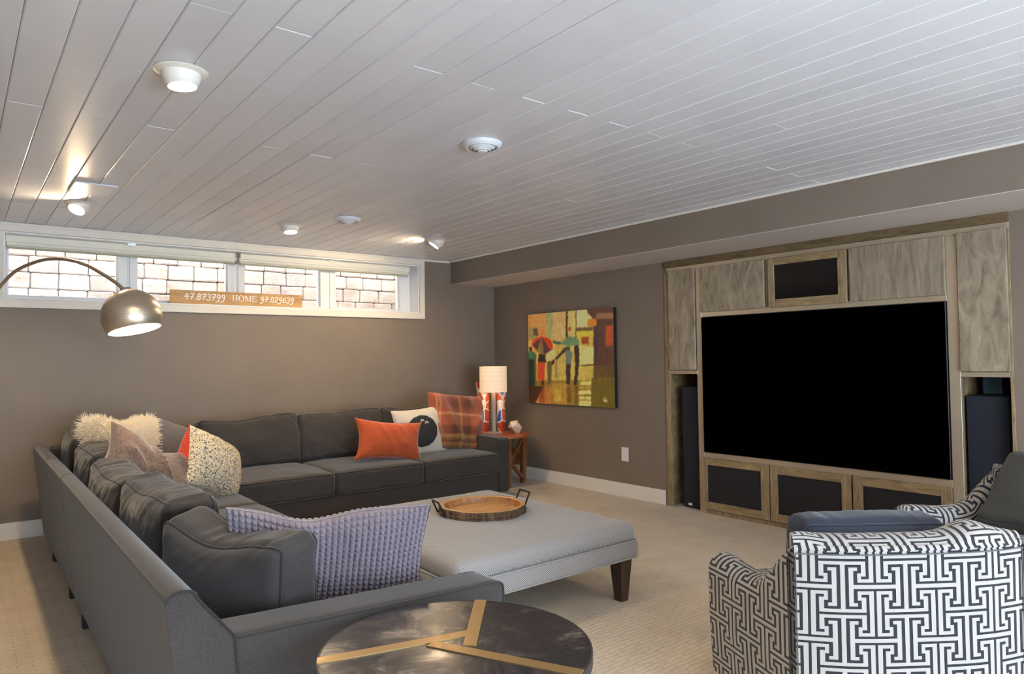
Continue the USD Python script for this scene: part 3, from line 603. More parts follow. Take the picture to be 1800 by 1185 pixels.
# ------------------------------------------------------------------ roller blinds
def blind(x0, x1, label):
    t = thing('roller_blind', label, 'blind', ((x0 + x1) / 2, 6.95, 2.34), 0, None)
    obj('headrail', cbox(x0, x1, 6.93, 6.985, 2.372, 2.432, .006), 'blind_cream', t)
    obj('roller', tube([(x0 + .01, 6.95, 2.362), (x1 - .01, 6.95, 2.362)], .017, 14), 'blind_cream', t, smooth=40)
    obj('fabric', cbox(x0 + .012, x1 - .012, 6.948, 6.950, 2.338, 2.352), 'blind_cream', t)
    obj('bottom_rail', cbox(x0 + .012, x1 - .012, 6.938, 6.962, 2.322, 2.339, .004), 'blind_olive', t, label='olive-grey bottom bar')
    xm = (x0 + x1) / 2
    obj('clip', cbox(xm - .035, xm + .035, 6.922, 6.932, 2.418, 2.436, .002), 'chrome_edge', t)
    for s in (x0, x1 - .004):
        obj('end_cap', cbox(s, s + .004, 6.926, 6.988, 2.345, 2.4325), 'vinyl_white', t)
blind(.318, 2.135, 'cream roller blind rolled up over the half of the window behind the arc lamp')
blind(2.155, 4.045, 'cream roller blind rolled up over the half of the window nearest the soffit')
br_ = thing('blind_bracket', 'small metal bracket between the two rolled-up blinds', 'bracket', (2.145, 6.95, 2.34))
obj('plate', cbox(2.137, 2.153, 6.925, 6.99, 2.33, 2.432, .002), 'chrome_edge', br_); obj('lip', cbox(2.125, 2.165, 6.915, 6.924, 2.385, 2.432, .002), 'chrome_edge', br_)
# ------------------------------------------------------------------ wooden sign with hand-painted numbers on the sill
sg = thing('wooden_sign', 'long narrow light wood sign with white lettering standing on the window sill', 'sign', (2.14, 6.868, OZ0 + .012))
SZ0 = OZ0 - .0; SX0, SX1, SZb, SZt = 1.524, 2.757, OZ0 + .0125, 2.043
obj('board', cbox(SX0, SX1, 6.86, 6.878, SZb, SZt, .003), 'sign_wood', sg)
def arc(cx, cy, rx, ry, a0, a1, n=12):
    return [(cx + rx * math.cos(math.radians(a)), cy + ry * math.sin(math.radians(a))) for a in np.linspace(a0, a1, n)]
GLYPH = {'4': [[(.30, 1.0), (.05, .42), (.62, .46)], [(.48, .82), (.40, 0.0)]], '7': [[(.06, .96), (.60, 1.0), (.22, 0.0)], [(.14, .5), (.56, .54)]],
         '8': [arc(.33, .76, .2, .24, 0, 360), arc(.32, .26, .27, .27, 0, 360)], '3': [arc(.30, .75, .24, .25, 150, -70), arc(.28, .22, .28, .29, 80, -160)],
         '9': [arc(.32, .70, .25, .28, 0, 360), [(.57, .72), (.52, .2), (.30, -.22), (.0, -.26)]], '0': [arc(.32, .5, .27, .5, 0, 360)], '2': [arc(.31, .74, .25, .26, 160, -30)[:] + [(.04, .03), (.34, .06), (.64, .0)]],
         '6': [[(.52, 1.02), (.16, .66), (.07, .3)], arc(.33, .28, .26, .28, 0, 360)], '.': [[(.10, .03), (.14, .03)]]}
def strokes(text, h, slant=.12):
    out, x = [], 0.0
    for ch in text:
        for s in GLYPH[ch]:
            out.append(LineString([(x + (px + slant * py) * h, py * h) for px, py in s]).buffer(h * .085, 6))
        x += (.34 if ch == '.' else .80) * h
    return unary_union(out), x
def serif(ch, h):
    t, s, sw = .2 * h, .07 * h, .07 * h
    B = lambda a, b, c, d: sbox(a * h, b * h, c * h, d * h)
    if ch == 'H': return unary_union([B(.1, 0, .28, 1), B(.62, 0, .80, 1), B(.28, .46, .62, .54), B(.02, 0, .36, .07), B(.54, 0, .88, .07), B(.02, .93, .36, 1), B(.54, .93, .88, 1)]), .98 * h
    if ch == 'O': return Polygon(arc(.5 * h, .5 * h, .47 * h, .52 * h, 0, 360, 40)).difference(Polygon(arc(.5 * h, .5 * h, .27 * h, .46 * h, 0, 360, 40))), 1.06 * h
    if ch == 'M': return unary_union([B(.1, 0, .18, 1), B(.86, 0, 1.04, 1), Polygon([(.08 * h, h), (.3 * h, h), (.6 * h, .22 * h), (.52 * h, 0)]), Polygon([(.52 * h, 0), (.6 * h, .22 * h), (.9 * h, h), (.98 * h, h)]).buffer(0.005 * h), B(.02, 0, .28, .07), B(.78, 0, 1.12, .07), B(.02, .93, .24, 1), B(.88, .93, 1.12, 1)]), 1.2 * h
    return unary_union([B(.1, 0, .28, 1), B(.02, 0, .74, .07), B(.02, .93, .72, 1), B(.28, .47, .52, .54), B(.5, .38, .56, .64), B(.67, 0, .74, .26), B(.66, .76, .72, 1)]), .84 * h
def lettering(shape, x, z):
    for g in getattr(shape, 'geoms', [shape]):
        m = extrude(g, .0012); v = m.vertices.copy(); m.vertices = np.c_[x + v[:, 0], 6.8599 - v[:, 2], z + v[:, 1]]
        m.invert() if m.volume < 0 else None
        yield m
ltr = []
zb_ = SZb + .042
a_, wa = strokes('47.873799', .054); ltr += list(lettering(a_, 1.645, zb_))
x_ = 2.068
for ch in 'HOME':
    g_, adv = serif(ch, .058); ltr += list(lettering(g_, x_, zb_ - .002)); x_ += adv * .98
b_2, wb_ = strokes('97.029639', .05); ltr += list(lettering(b_2, 2.335, zb_ + .002))
for m_ in ltr: obj('letter', m_, 'sign_letter', sg)
# ------------------------------------------------------------------ painting
PAINT = [
    ([(-0.078, 1.157), (1.059, 1.058), (1.024, -0.045), (-0.09, -0.117)], (196, 168, 100)),
    ([(-0.007, 1.015), (0.057, 1.011), (0.053, 0.696), (-0.011, 0.698)], (190, 140, 80)),
    ([(0.057, 1.023), (0.243, 1.009), (0.24, 0.808), (0.055, 0.817)], (208, 150, 98)),
    ([(0.237, 1.01), (0.324, 1.004), (0.318, 0.711), (0.232, 0.714)], (165, 168, 118)),
    ([(0.321, 1.016), (0.486, 1.003), (0.479, 0.677), (0.315, 0.682)], (226, 172, 122)),
    ([(0.006, 0.856), (0.132, 0.849), (0.13, 0.718), (0.004, 0.722)], (150, 146, 104)),
    ([(0.069, 0.84), (0.132, 0.837), (0.13, 0.753), (0.068, 0.756)], (88, 80, 62)),
    ([(0.131, 0.825), (0.224, 0.821), (0.223, 0.732), (0.13, 0.735)], (205, 140, 90)),
    ([(0.501, 1.014), (0.595, 1.007), (0.588, 0.701), (0.495, 0.705)], (204, 184, 120)),
    ([(0.511, 0.829), (0.534, 0.828), (0.533, 0.788), (0.51, 0.789)], (170, 70, 40)),
    ([(0.602, 1.012), (0.803, 0.997), (0.798, 0.804), (0.598, 0.814)], (228, 208, 154)),
    ([(0.479, 1.004), (0.501, 1.002), (0.495, 0.705), (0.473, 0.705)], (60, 45, 35)),
    ([(0.595, 1.007), (0.603, 1.006), (0.596, 0.701), (0.588, 0.701)], (52, 46, 32)),
    ([(0.598, 0.825), (0.79, 0.815), (0.784, 0.607), (0.593, 0.611)], (205, 172, 92)),
    ([(0.606, 0.785), (0.779, 0.777), (0.778, 0.722), (0.604, 0.729)], (206, 186, 74)),
    ([(0.653, 0.716), (0.736, 0.713), (0.728, 0.63), (0.705, 0.653), (0.681, 0.626), (0.657, 0.654)], (140, 72, 42)),
    ([(0.598, 0.816), (0.79, 0.819), (0.789, 0.782), (0.597, 0.778)], (112, 88, 62)),
    ([(0.324, 0.647), (0.79, 0.634), (0.78, 0.26), (0.317, 0.249)], (194, 172, 94)),
    ([(0.626, 0.619), (0.789, 0.615), (0.784, 0.422), (0.622, 0.422)], (220, 204, 140)),
    ([(0.622, 0.428), (0.782, 0.428), (0.781, 0.417), (0.622, 0.417)], (60, 48, 34)),
    ([(0.724, 1.031), (1.058, 1.025), (1.034, 0.265), (0.78, 0.27), (0.794, 0.815), (0.778, 0.91), (0.725, 0.963)], (92, 64, 58)),
    ([(0.819, 0.957), (1.012, 0.943), (1.01, 0.884), (0.817, 0.896)], (150, 110, 86)),
    ([(0.792, 0.815), (0.827, 0.813), (0.813, 0.293), (0.778, 0.292)], (70, 56, 62)),
    ([(0.723, 0.899), (0.823, 0.899), (0.821, 0.824), (0.721, 0.825)], (226, 132, 52)),
    ([(0.918, 0.819), (0.995, 0.824), (0.99, 0.612), (0.915, 0.614)], (172, 80, 52)),
    ([(0.784, 0.427), (1.039, 0.427), (1.035, 0.286), (0.78, 0.281)], (98, 76, 54)),
    ([(-0.087, 0.252), (1.035, 0.276), (1.024, -0.045), (-0.09, -0.117)], (142, 116, 52)),
    ([(0.088, 0.186), (0.303, 0.192), (0.3, -0.002), (0.086, -0.013)], (172, 122, 62)),
    ([(0.303, 0.226), (0.476, 0.231), (0.471, 0.008), (0.3, -0.002)], (168, 134, 64)),
    ([(0.136, 0.187), (0.204, 0.189), (0.201, 0.016), (0.134, 0.013)], (150, 80, 50)),
    ([(0.322, 0.158), (0.412, 0.161), (0.409, 0.038), (0.32, 0.033)], (186, 160, 84)),
    ([(0.755, 0.292), (1.035, 0.307), (1.025, -0.024), (0.747, 0.001)], (106, 92, 42)),
    ([(0.624, 0.256), (0.754, 0.259), (0.753, 0.216), (0.623, 0.212)], (214, 196, 124)),
    ([(0.612, 0.157), (0.754, 0.162), (0.753, 0.125), (0.611, 0.119)], (220, 206, 140)),
    ([(0.62, 0.097), (0.748, 0.103), (0.747, 0.071), (0.619, 0.065)], (216, 202, 132)),
    ([(0.614, 0.054), (0.749, 0.06), (0.747, 0.001), (0.613, -0.006)], (214, 200, 130)),
    ([(0.616, 0.192), (0.747, 0.196), (0.746, 0.181), (0.616, 0.177)], (200, 180, 100)),
    ([(0.475, 0.197), (0.525, 0.198), (0.521, 0.032), (0.472, 0.03)], (116, 90, 46)),
    ([(0.569, 0.211), (0.605, 0.212), (0.6, 0.026), (0.565, 0.024)], (112, 86, 46)),
    ([(-0.087, 0.18), (0.19, 0.191), (0.082, -0.002), (-0.089, -0.022)], (72, 50, 36)),
    ([(-0.084, 0.579), (0.08, 0.576), (0.075, 0.185), (-0.087, 0.18)], (38, 58, 52)),
    ([(-0.084, 0.576), (0.078, 0.573), (0.077, 0.492), (-0.084, 0.494)], (64, 120, 104)),
    ([(0.078, 0.552), (0.103, 0.552), (0.098, 0.198), (0.073, 0.197)], (104, 88, 52)),
    ([(0.01, 0.637), (0.045, 0.636), (0.045, 0.582), (0.01, 0.583)], (60, 56, 50)),
    ([(0.317, 0.479), (0.465, 0.623), (0.473, 0.578), (0.369, 0.488)], (72, 52, 46)),
    ([(0.341, 0.479), (0.361, 0.479), (0.358, 0.284), (0.337, 0.284)], (140, 126, 84)),
    ([(0.312, 0.696), (0.396, 0.676), (0.424, 0.65), (0.37, 0.649), (0.318, 0.669)], (60, 100, 100)),
    ([(0.128, 0.551), (0.22, 0.55), (0.224, 0.459), (0.126, 0.454)], (52, 42, 46)),
    ([(0.126, 0.459), (0.216, 0.459), (0.199, 0.247), (0.11, 0.266)], (204, 76, 50)),
    ([(0.159, 0.252), (0.194, 0.252), (0.191, 0.2), (0.161, 0.202)], (70, 44, 36)),
    ([(0.234, 0.591), (0.324, 0.629), (0.343, 0.49), (0.294, 0.462), (0.235, 0.466)], (222, 192, 142)),
    ([(0.242, 0.47), (0.304, 0.47), (0.286, 0.22), (0.247, 0.207)], (106, 92, 52)),
    ([(0.301, 0.479), (0.334, 0.496), (0.327, 0.444), (0.295, 0.427)], (52, 42, 38)),
    ([(0.469, 0.603), (0.519, 0.624), (0.547, 0.528), (0.525, 0.427), (0.468, 0.431)], (104, 124, 128)),
    ([(0.474, 0.623), (0.524, 0.622), (0.518, 0.579), (0.477, 0.58)], (64, 56, 54)),
    ([(0.47, 0.435), (0.526, 0.435), (0.513, 0.218), (0.469, 0.228)], (60, 50, 46)),
    ([(0.574, 0.623), (0.608, 0.639), (0.627, 0.588), (0.623, 0.422), (0.594, 0.22), (0.56, 0.219), (0.579, 0.433), (0.57, 0.544)], (62, 50, 50)),
    ([(0.036, 0.661), (0.067, 0.708), (0.116, 0.732), (0.171, 0.742), (0.239, 0.725), (0.292, 0.694), (0.317, 0.647), (0.317, 0.606), (0.209, 0.538), (0.114, 0.575)], (196, 66, 40)),
    ([(0.169, 0.735), (0.057, 0.658), (0.121, 0.582)], (90, 64, 68)),
    ([(0.177, 0.732), (0.206, 0.543), (0.285, 0.586)], (80, 62, 66)),
    ([(0.17, 0.726), (0.112, 0.58), (0.204, 0.543)], (128, 122, 86)),
    ([(0.415, 0.648), (0.435, 0.689), (0.486, 0.722), (0.537, 0.731), (0.586, 0.718), (0.628, 0.683), (0.635, 0.636), (0.516, 0.627)], (112, 144, 112)),
    ([(0.486, 0.722), (0.518, 0.729), (0.516, 0.627), (0.497, 0.629)], (96, 126, 98)),
    ([(0.875, 0.095), (0.914, 0.096), (0.914, 0.089), (0.875, 0.087)], (222, 214, 196)),
    ([(0.877, 0.08), (0.888, 0.081), (0.892, 0.067), (0.902, 0.081), (0.908, 0.081), (0.896, 0.056), (0.887, 0.055)], (222, 214, 196)),
    ([(0.901, 0.071), (0.923, 0.072), (0.923, 0.053), (0.901, 0.052)], (205, 198, 180)),
]
pt = thing('canvas_painting', 'square unframed oil painting of people with umbrellas on a wet golden street', 'painting', (XR, 5.475, .872))
PY0, PY1, PZ0, PZ1, PX = 4.815, 6.138, .872, 1.872, XR - .045
obj('canvas', cbox(PX + .0008, XR - .002, PY0, PY1, PZ0, PZ1, .002), 'canvas_edge', pt)
NU, NV = 230, 176
uu, vv = np.meshgrid(np.linspace(0, 1, NU), np.linspace(0, 1, NV), indexing='ij')
wob = (np.stack([meshkit.fbm(np.stack([uu * 22, vv * 30, uu * 0 + s], -1), 3, s) for s in (1, 2)], -1) - .5) * .016
colr = np.zeros((NU, NV, 3))
for poly, c in PAINT:
    inside = shapely.contains_xy(Polygon(poly).buffer(0), (uu + wob[..., 0]).ravel(), (vv + wob[..., 1]).ravel()).reshape(NU, NV)
    colr[inside] = c
from scipy.ndimage import gaussian_filter
colr = gaussian_filter(colr, (1.0, 1.0, 0))
br = meshkit.fbm(np.stack([uu * 40, vv * 14, uu * 0 + .5], -1), 3, 9) - .5; br2 = meshkit.fbm(np.stack([uu * 12, vv * 60, uu * 0 + 2.5], -1), 3, 4) - .5
colr = np.clip(colr * (1 + .30 * br + .20 * br2)[..., None] * np.array([1.30, 1.29, 1.16]), 0, 255) / 255
colr = np.where(colr <= .04045, colr / 12.92, ((colr + .055) / 1.055) ** 2.4)
V_ = np.stack([np.full_like(uu, PX), PY1 - uu * (PY1 - PY0), PZ0 + vv * (PZ1 - PZ0)], -1).reshape(-1, 3)
obj('painted_scene', trimesh.Trimesh(V_, grid_faces(NU, NV), process=False), 'canvas_paint', pt, col=colr.reshape(-1, 3))
# outlet
ol = thing('wall_outlet', 'white wall outlet plate low on the wall beside the media cabinet', 'outlet', (XR, 4.733, .352))
obj('cover_plate', cbox(XR - .007, XR - .0005, 4.688, 4.778, .352, .487, .002), 'plate_white', ol)
for z in (.385, .432):
    o_ = obj('socket', cbox(XR - .0095, XR - .0071, 4.715, 4.751, z, z + .032, .001), 'vinyl_white', ol)
    obj('slot', cat(cbox(XR - .0099, XR - .0096, 4.724, 4.727, z + .012, z + .022), cbox(XR - .0099, XR - .0096, 4.739, 4.742, z + .012, z + .022)), 'slot_dark', o_)
# ------------------------------------------------------------------ sectional sofa
sofa = thing('sectional_sofa', 'large L-shaped charcoal grey fabric sectional sofa along the window wall', 'sofa', (2.0, 4.6, 0))
SK = lambda y: .009 * (y - 2.06)                    # the long run stands a touch askew
def skew(m):
    m = as_tm(m); v = m.vertices.copy(); v[:, 0] += SK(v[:, 1]); m.vertices = v; return m
def back_profile(o_b, o_t, i_t, i_b, zb, zt, n=7):
    """outer bottom, outer top, inner top, inner bottom with a rounded top"""
    w = i_t - o_t; pts = [(o_b, zb), (o_t, zt - .03)]
    pts += [(o_t + w / 2 - w / 2 * math.cos(a), zt - .03 + .03 * math.sin(a)) for a in np.linspace(0, PI, n)][1:-1]
    return pts + [(i_t, zt - .03), (i_b - .012, .60), (i_b, .46), (i_b, zb)]
def soft_prism(prof, y0, y1, axis='y', steps=(0, .012)):
    """extrusion with pulled-in ends so that the ends look sewn"""
    P = np.array(prof, float); c = P.mean(0); rings = []
    for y, k in ((y0, .97), (y0 + .008, .993), (y0 + .02, 1.0), (y1 - .02, 1.0), (y1 - .008, .993), (y1, .97)):
        q = c + (P - c) * np.array([1 - (1 - k) * .5, 1 - (1 - k) * .3]); rings.append(np.c_[q[:, 0], np.full(len(q), y), q[:, 1]] if axis == 'y' else np.c_[np.full(len(q), y), q[:, 0], q[:, 1]])
    return loft(rings)
ZB = .065
prof = back_profile(.52, .448, .530, .640, ZB, .755)
for y0, y1 in ((2.065, 4.684), (4.692, 5.556), (5.564, 6.615)):
    f_ = obj('back_frame', skew(soft_prism(prof, y0, y1)), 'sofa_cloth', sofa, smooth=32)
    pp = [(.452 + .001, y, .728) for y in np.linspace(y0 + .01, y1 - .01, 12)]
    obj('piping', skew(tube(pp, .004, 6)), 'sofa_piping', f_)
# end seam over the near end of the long back
endp = [(x, 2.062, z) for x, z in prof if z > .3]
obj('piping', skew(tube(endp, .004, 6)), 'sofa_piping', f_)
# far back frame
prof2 = [(6.60, ZB), (6.61, .70), (6.60, .735), (6.55, .745), (6.50, .72), (6.46, .46), (6.46, ZB)]
obj('back_frame', soft_prism(prof2, .60, 1.60, 'x'), 'sofa_cloth', sofa, smooth=32)
obj('back_frame', soft_prism(prof2, 1.608, 4.147, 'x'), 'sofa_cloth', sofa, smooth=32)
# bases
for b_ in ((.605, 1.545, 2.26, 4.684), (.605, 1.545, 4.692, 5.40), (.605, 1.60, 5.408, 6.455), (1.608, 4.147, 5.44, 6.455)):
    obj('base', skew(cbox(*b_, ZB, .275, .012)) if b_[0] < 1 else cbox(*b_, ZB, .275, .012), 'sofa_cloth', sofa)
# arms
def arm(x0, x1, y0, y1, z0, z1, shear, axis, seed):
    c = Cushion([(x1 - x0) / 2, (y1 - y0) / 2, (z1 - z0) / 2], .028, (0, 0, .004), .003, 0, seed, c=((x0 + x1) / 2, (y0 + y1) / 2, (z0 + z1) / 2), fax=axis)
    m = c.mesh((20, 14, 14)); p1 = c.piping(-1, .0045, 160); p2 = c.piping(1, .0045, 160)
    for q in (m, p1, p2):
        v = q.vertices.copy(); k = np.clip((v[:, 2] - z0) / (z1 - z0), 0, 1); v[:, 2] += shear * k * (v[:, 0] - x0) / (x1 - x0) if axis == 1 else 0; q.vertices = v
    a = obj('arm', m, 'sofa_cloth', sofa, smooth=True); obj('piping', p1, 'sofa_piping', a, smooth=True); obj('piping', p2, 'sofa_piping', a, smooth=True)
arm(.50, 1.605, 2.072, 2.255, ZB, .60, -.045, 1, 3)
arm(4.150, 4.288, 5.45, 6.60, ZB, .60, 0, 0, 4)
# seat cushions
def seat(x0, x1, y0, y1, seed, crown=.022):
    c = Cushion([(x1 - x0) / 2 - .003, (y1 - y0) / 2 - .003, .092], .035, (.006, .006, crown), .006, 0, seed, c=((x0 + x1) / 2, (y0 + y1) / 2, .369), fax=2)
    s = obj('seat_cushion', c.mesh((26, 26, 10)), 'sofa_cloth', sofa, smooth=True)
    obj('piping', c.piping(1, .005, 160), 'sofa_piping', s, smooth=True); obj('piping', c.piping(-1, .005, 160), 'sofa_piping', s, smooth=True)
seat(.62, 1.57, 2.262, 3.42, 21); seat(.62, 1.57, 3.425, 4.60, 22); seat(.63, 1.575, 4.605, 5.43, 23); seat(.64, 1.60, 5.435, 6.45, 24, .015)
for k in range(3): seat(1.61 + k * .845, 1.61 + (k + 1) * .845, 5.40, 6.45, 25 + k)
# back cushions: boxed, ruched along the cords
def backc(c, w, h, t, yaw, pitch, roll, seed, lump=.014, crown=.05, ruche=.014, bend=None, label=None):
    k = Cushion([w / 2, t / 2, h / 2], .045, (.008, crown, .012), lump, ruche, seed, rot(yaw, pitch, roll), c, bend, 1)
    s = obj('back_cushion', k.mesh((64, 22, 44)), 'sofa_cloth', sofa, smooth=True, label=label)
    obj('piping', k.piping(-1, .0055, 220), 'sofa_piping', s, smooth=True); obj('piping', k.piping(1, .0055, 220), 'sofa_piping', s, smooth=True)
# far run (faces the room, -y)
def sag(a, s):
    def f(q):
        q = q.copy(); q[:, 2] -= a * np.exp(-((q[:, 0] - s) / .2) ** 2) * np.clip((q[:, 2] + .05) / .25, 0, 1); return q
    return f
for k, (xc, w, dz, rl) in enumerate(((2.03, .86, 0, -.03), (2.87, .85, .005, -.01), (3.70, .85, .0, .03))):
    backc((xc, 6.27, .665 + dz), w, .45, .21, 0, -.20, rl, 40 + k, bend=sag(.025, -.12))
backc((1.22, 6.32, .63), .80, .42, .20, .02, -.18, .03, 44)
# long run (faces +x)
backc((.745, 3.40, .625), .88, .42, .19, PI / 2, -.05, .02, 51, bend=sag(.02, .1))
backc((.745, 4.38, .60), .88, .40, .19, PI / 2, -.05, -.02, 52, bend=sag(.03, .0))
backc((.76, 5.22, .63), .70, .42, .19, PI / 2, -.05, .0, 53)
backc((.77, 6.02, .655), .82, .46, .20, PI / 2 - .08, -.06, -.03, 54)
backc((.81, 2.62, .605), .58, .41, .19, PI / 2 + .45, -.10, -.13, 55, lump=.012, crown=.05, bend=sag(.07, .06), label='slumped back cushion with a dented top')
for x, y in ((.56, 2.2), (.565, 4.3), (.575, 4.9), (.585, 5.9), (1.5, 2.35), (1.5, 4.4), (4.22, 5.55), (4.22, 6.5), (2.9, 5.52), (1.7, 5.52), (.62, 6.45)):
    obj('foot', cbox(x - .03, x + .03, y - .03, y + .03, 0, ZB - .001, .004), 'black_plastic', sofa)
# ------------------------------------------------------------------ cushions and throw pillows lying on the sofa
def throw(name, label, w, h, t, c, yaw, pitch, roll, front, back=None, parts=('front_panel', 'back_panel'), catg='pillow', rim=None, **kw):
    p = thing(name, label, catg, (c[0], c[1], c[2] - h / 2))
    (vf, ff, uf), (vb, fb, ub) = pillow(w, h, t, c, rot(yaw, pitch, roll), **kw)
    a = obj(parts[0], trimesh.Trimesh(vf, ff, process=False), front, p, smooth=True, uv=uf)
    obj(parts[1], trimesh.Trimesh(vb, fb, process=False), back or front, p, smooth=True, uv=ub)
    if rim:
        N = kw.get('N', 42); g = vf.reshape(N, N, 3); L = np.vstack([g[:-1, 0], g[-1, :-1], g[:0:-1, -1], g[0, :0:-1]])
        obj('edge_seam', tube(L, .0045, 6, True), rim, p, smooth=True)
    return p, vf, uf
throw('lumbar_pillow', 'bright orange velvet lumbar pillow lying across two seat cushions', .68, .37, .19, (3.11, 5.72, .645), .0, -.24, .13, 'orange_velvet', rim='orange_velvet', pinch=.15, fold=.02, seed=2)
lp, vf, uf = throw('square_pillow', 'cream linen pillow printed with a round black hedgehog shape', .56, .47, .17, (3.55, 5.92, .675), .05, -.22, -.05, 'linen', rim='linen', pinch=.08, seed=3, lump=.004)
throw('square_pillow', 'rust and brown plaid pillow leaning in the corner by the side table', .64, .58, .24, (4.00, 5.95, .735), -.05, -.22, .12, 'plaid', rim='plaid', pinch=.05, fold=.055, seed=4, freq=5)
throw('square_pillow', 'speckled wool pillow with a bright red velvet back, set on edge', .50, .43, .30, (1.39, 5.06, .665), .70, -.30, .50, 'speckled_wool', 'red_velvet', rim='red_velvet', pinch=.06, fold=.012, seed=5, exp=.5, swell=1.5)
throw('slouched_pillow', 'crumpled taupe velvet pillow collapsed against the corner of the sofa', .60, .46, .24, (.95, 4.84, .70), .60, -.45, .58, 'taupe_velvet', rim='taupe_velvet', pinch=.10, fold=.05, lump=.03, seed=6, freq=5, chop=.06)
throw('square_pillow', 'small plain grey cushion tilted behind the speckled pillow', .46, .40, .18, (1.32, 5.72, .72), .35, -.35, .42, 'grey_cloth', rim='sofa_piping', pinch=.04, seed=7)
# print on the linen pillow: soft black disc with pale flecks, sewn on as flat felt
def on_pillow(shape, dy, mt, name):
    from scipy.interpolate import RegularGridInterpolator
    N = 42; g = vf.reshape(N, N, 3); u1 = uf.reshape(N, N, 2)[:, 0, 0]; itp = RegularGridInterpolator((u1, u1), g, bounds_error=False, fill_value=None)
    m = extrude(shape, .001); m = m.subdivide_to_size(.02) if len(m.faces) < 4000 else m
    v = m.vertices; q = itp(v[:, :2]); nrm = rot(.05, -.22, -.05) @ np.array([0, -1, 0]); m.vertices = q + nrm * (dy + (v[:, 2:3] > .0005) * .001); 
    m.invert() if m.volume < 0 else None
    obj(name, m, mt, lp, smooth=30)
blob = Polygon([(.48 + (.31 + .012 * math.sin(3 * a + 1) + .004 * math.sin(11 * a)) * math.cos(a) , .50 + (.34 + .012 * math.sin(2 * a) + .004 * math.sin(13 * a)) * math.sin(a)) for a in np.linspace(0, 2 * PI, 80)[:-1]])
on_pillow(blob, .002, 'black_felt', 'print')
for cx, cy in ((.50, .72), (.58, .665), (.25, .56), (.31, .57)):
    for s in (-1, 1):
        on_pillow(shapely.affinity.rotate(shapely.affinity.scale(shapely.Point(cx + s * .02, cy).buffer(1, 6), .013, .032), 28 * s), .0045, 'linen', 'print_fleck')
# lilac bobble pillow: rows of plush bobbles
NB = (34, 20); K = 7
nx, nz = NB[0] * K + 1, NB[1] * K + 1
bp = thing('bobble_pillow', 'lilac grey pillow covered in rows of plush bobbles, leaning on the sofa arm', 'pillow', (1.185, 2.63, .45))
def bobble(sgn):
    u, v = np.meshgrid(np.linspace(-1, 1, nx), np.linspace(-1, 1, nz), indexing='ij')
    w, h, t = .76, .42, .18
    x = w / 2 * u * (1 - .05 * np.cos(v * PI / 2)); z = h / 2 * v * (1 - .06 * np.cos(u * PI / 2)) - .045 * np.exp(-((u + .25) / .4) ** 2) * np.clip((v + .3) / 1.3, 0, 1)
    th = t / 2 * (np.clip(1 - u ** 2, 0, 1) * np.clip(1 - v ** 2, 0, 1)) ** .42
    bob = np.abs(np.sin((u + 1) / 2 * NB[0] * PI) * np.sin((v + 1) / 2 * NB[1] * PI)) ** .55
    fold = (meshkit.fbm(np.stack([x * 5, z * 5, x * 0 + 4 * sgn], -1), 3, 7) - .5) * .05
    y = sgn * (th + (bob - .5) * .021 + fold * np.clip(th * 14, 0, 1))
    return trimesh.Trimesh(np.stack([x, y, z], -1).reshape(-1, 3) @ rot(-.34, .20, .07).T + np.array([1.135, 2.58, .615]), grid_faces(nx, nz, sgn > 0), process=False)
obj('front_panel', bobble(-1), 'lilac_plush', bp, smooth=True); obj('back_panel', bobble(1), 'lilac_plush', bp, smooth=True)
# long-haired white fur pillow in the far corner
fp = thing('fur_pillow', 'fluffy long-haired cream fur pillow in the far corner of the sofa', 'pillow', (1.02, 5.72, .55))
sh = pillow(.46, .30, .22, (.93, 5.66, .83), rot(.15, -.35, .06), pinch=.05, chop=.06, seed=8)
for (v, f, u), nm in zip(sh, ('front_panel', 'back_panel')): obj(nm, trimesh.Trimesh(v, f, process=False), 'fur', fp, smooth=True)
rg = np.random.default_rng(4); tm = trimesh.Trimesh(np.vstack([sh[0][0], sh[1][0]]), np.vstack([sh[0][1], sh[1][1] + len(sh[0][0])]), process=False)
pts, fi = trimesh.sample.sample_surface(tm, 9000, seed=3); nn = tm.face_normals[fi]; ctr = np.array([.93, 5.66, .83])
dirs = nn + rg.normal(0, .38, nn.shape) + (pts - ctr) * 1.6; dirs /= np.linalg.norm(dirs, axis=1, keepdims=True)
ln = rg.uniform(.03, .065, len(pts)); st = np.stack([pts, pts + dirs * ln[:, None] * .5, pts + dirs * ln[:, None] + rg.normal(0, .008, pts.shape) + np.array([0, 0, -.006])], 1) - np.array([1.02, 5.72, .55])
bc = UsdGeom.BasisCurves.Define(stage, str(fp.GetPath()) + '/fur'); bc.CreateTypeAttr('linear'); bc.CreateCurveVertexCountsAttr(Vt.IntArray.FromNumpy(np.full(len(pts), 3, np.int32)))
bc.CreatePointsAttr(Vt.Vec3fArray.FromNumpy(st.reshape(-1, 3).astype(np.float32))); bc.CreateWidthsAttr(Vt.FloatArray.FromNumpy(np.tile([.0042, .0034, .0012], len(pts)).astype(np.float32))); bc.SetWidthsInterpolation('vertex')
UsdShade.MaterialBindingAPI.Apply(bc.GetPrim()).Bind(M['fur']); data(bc.GetPrim(), kind='stuff')
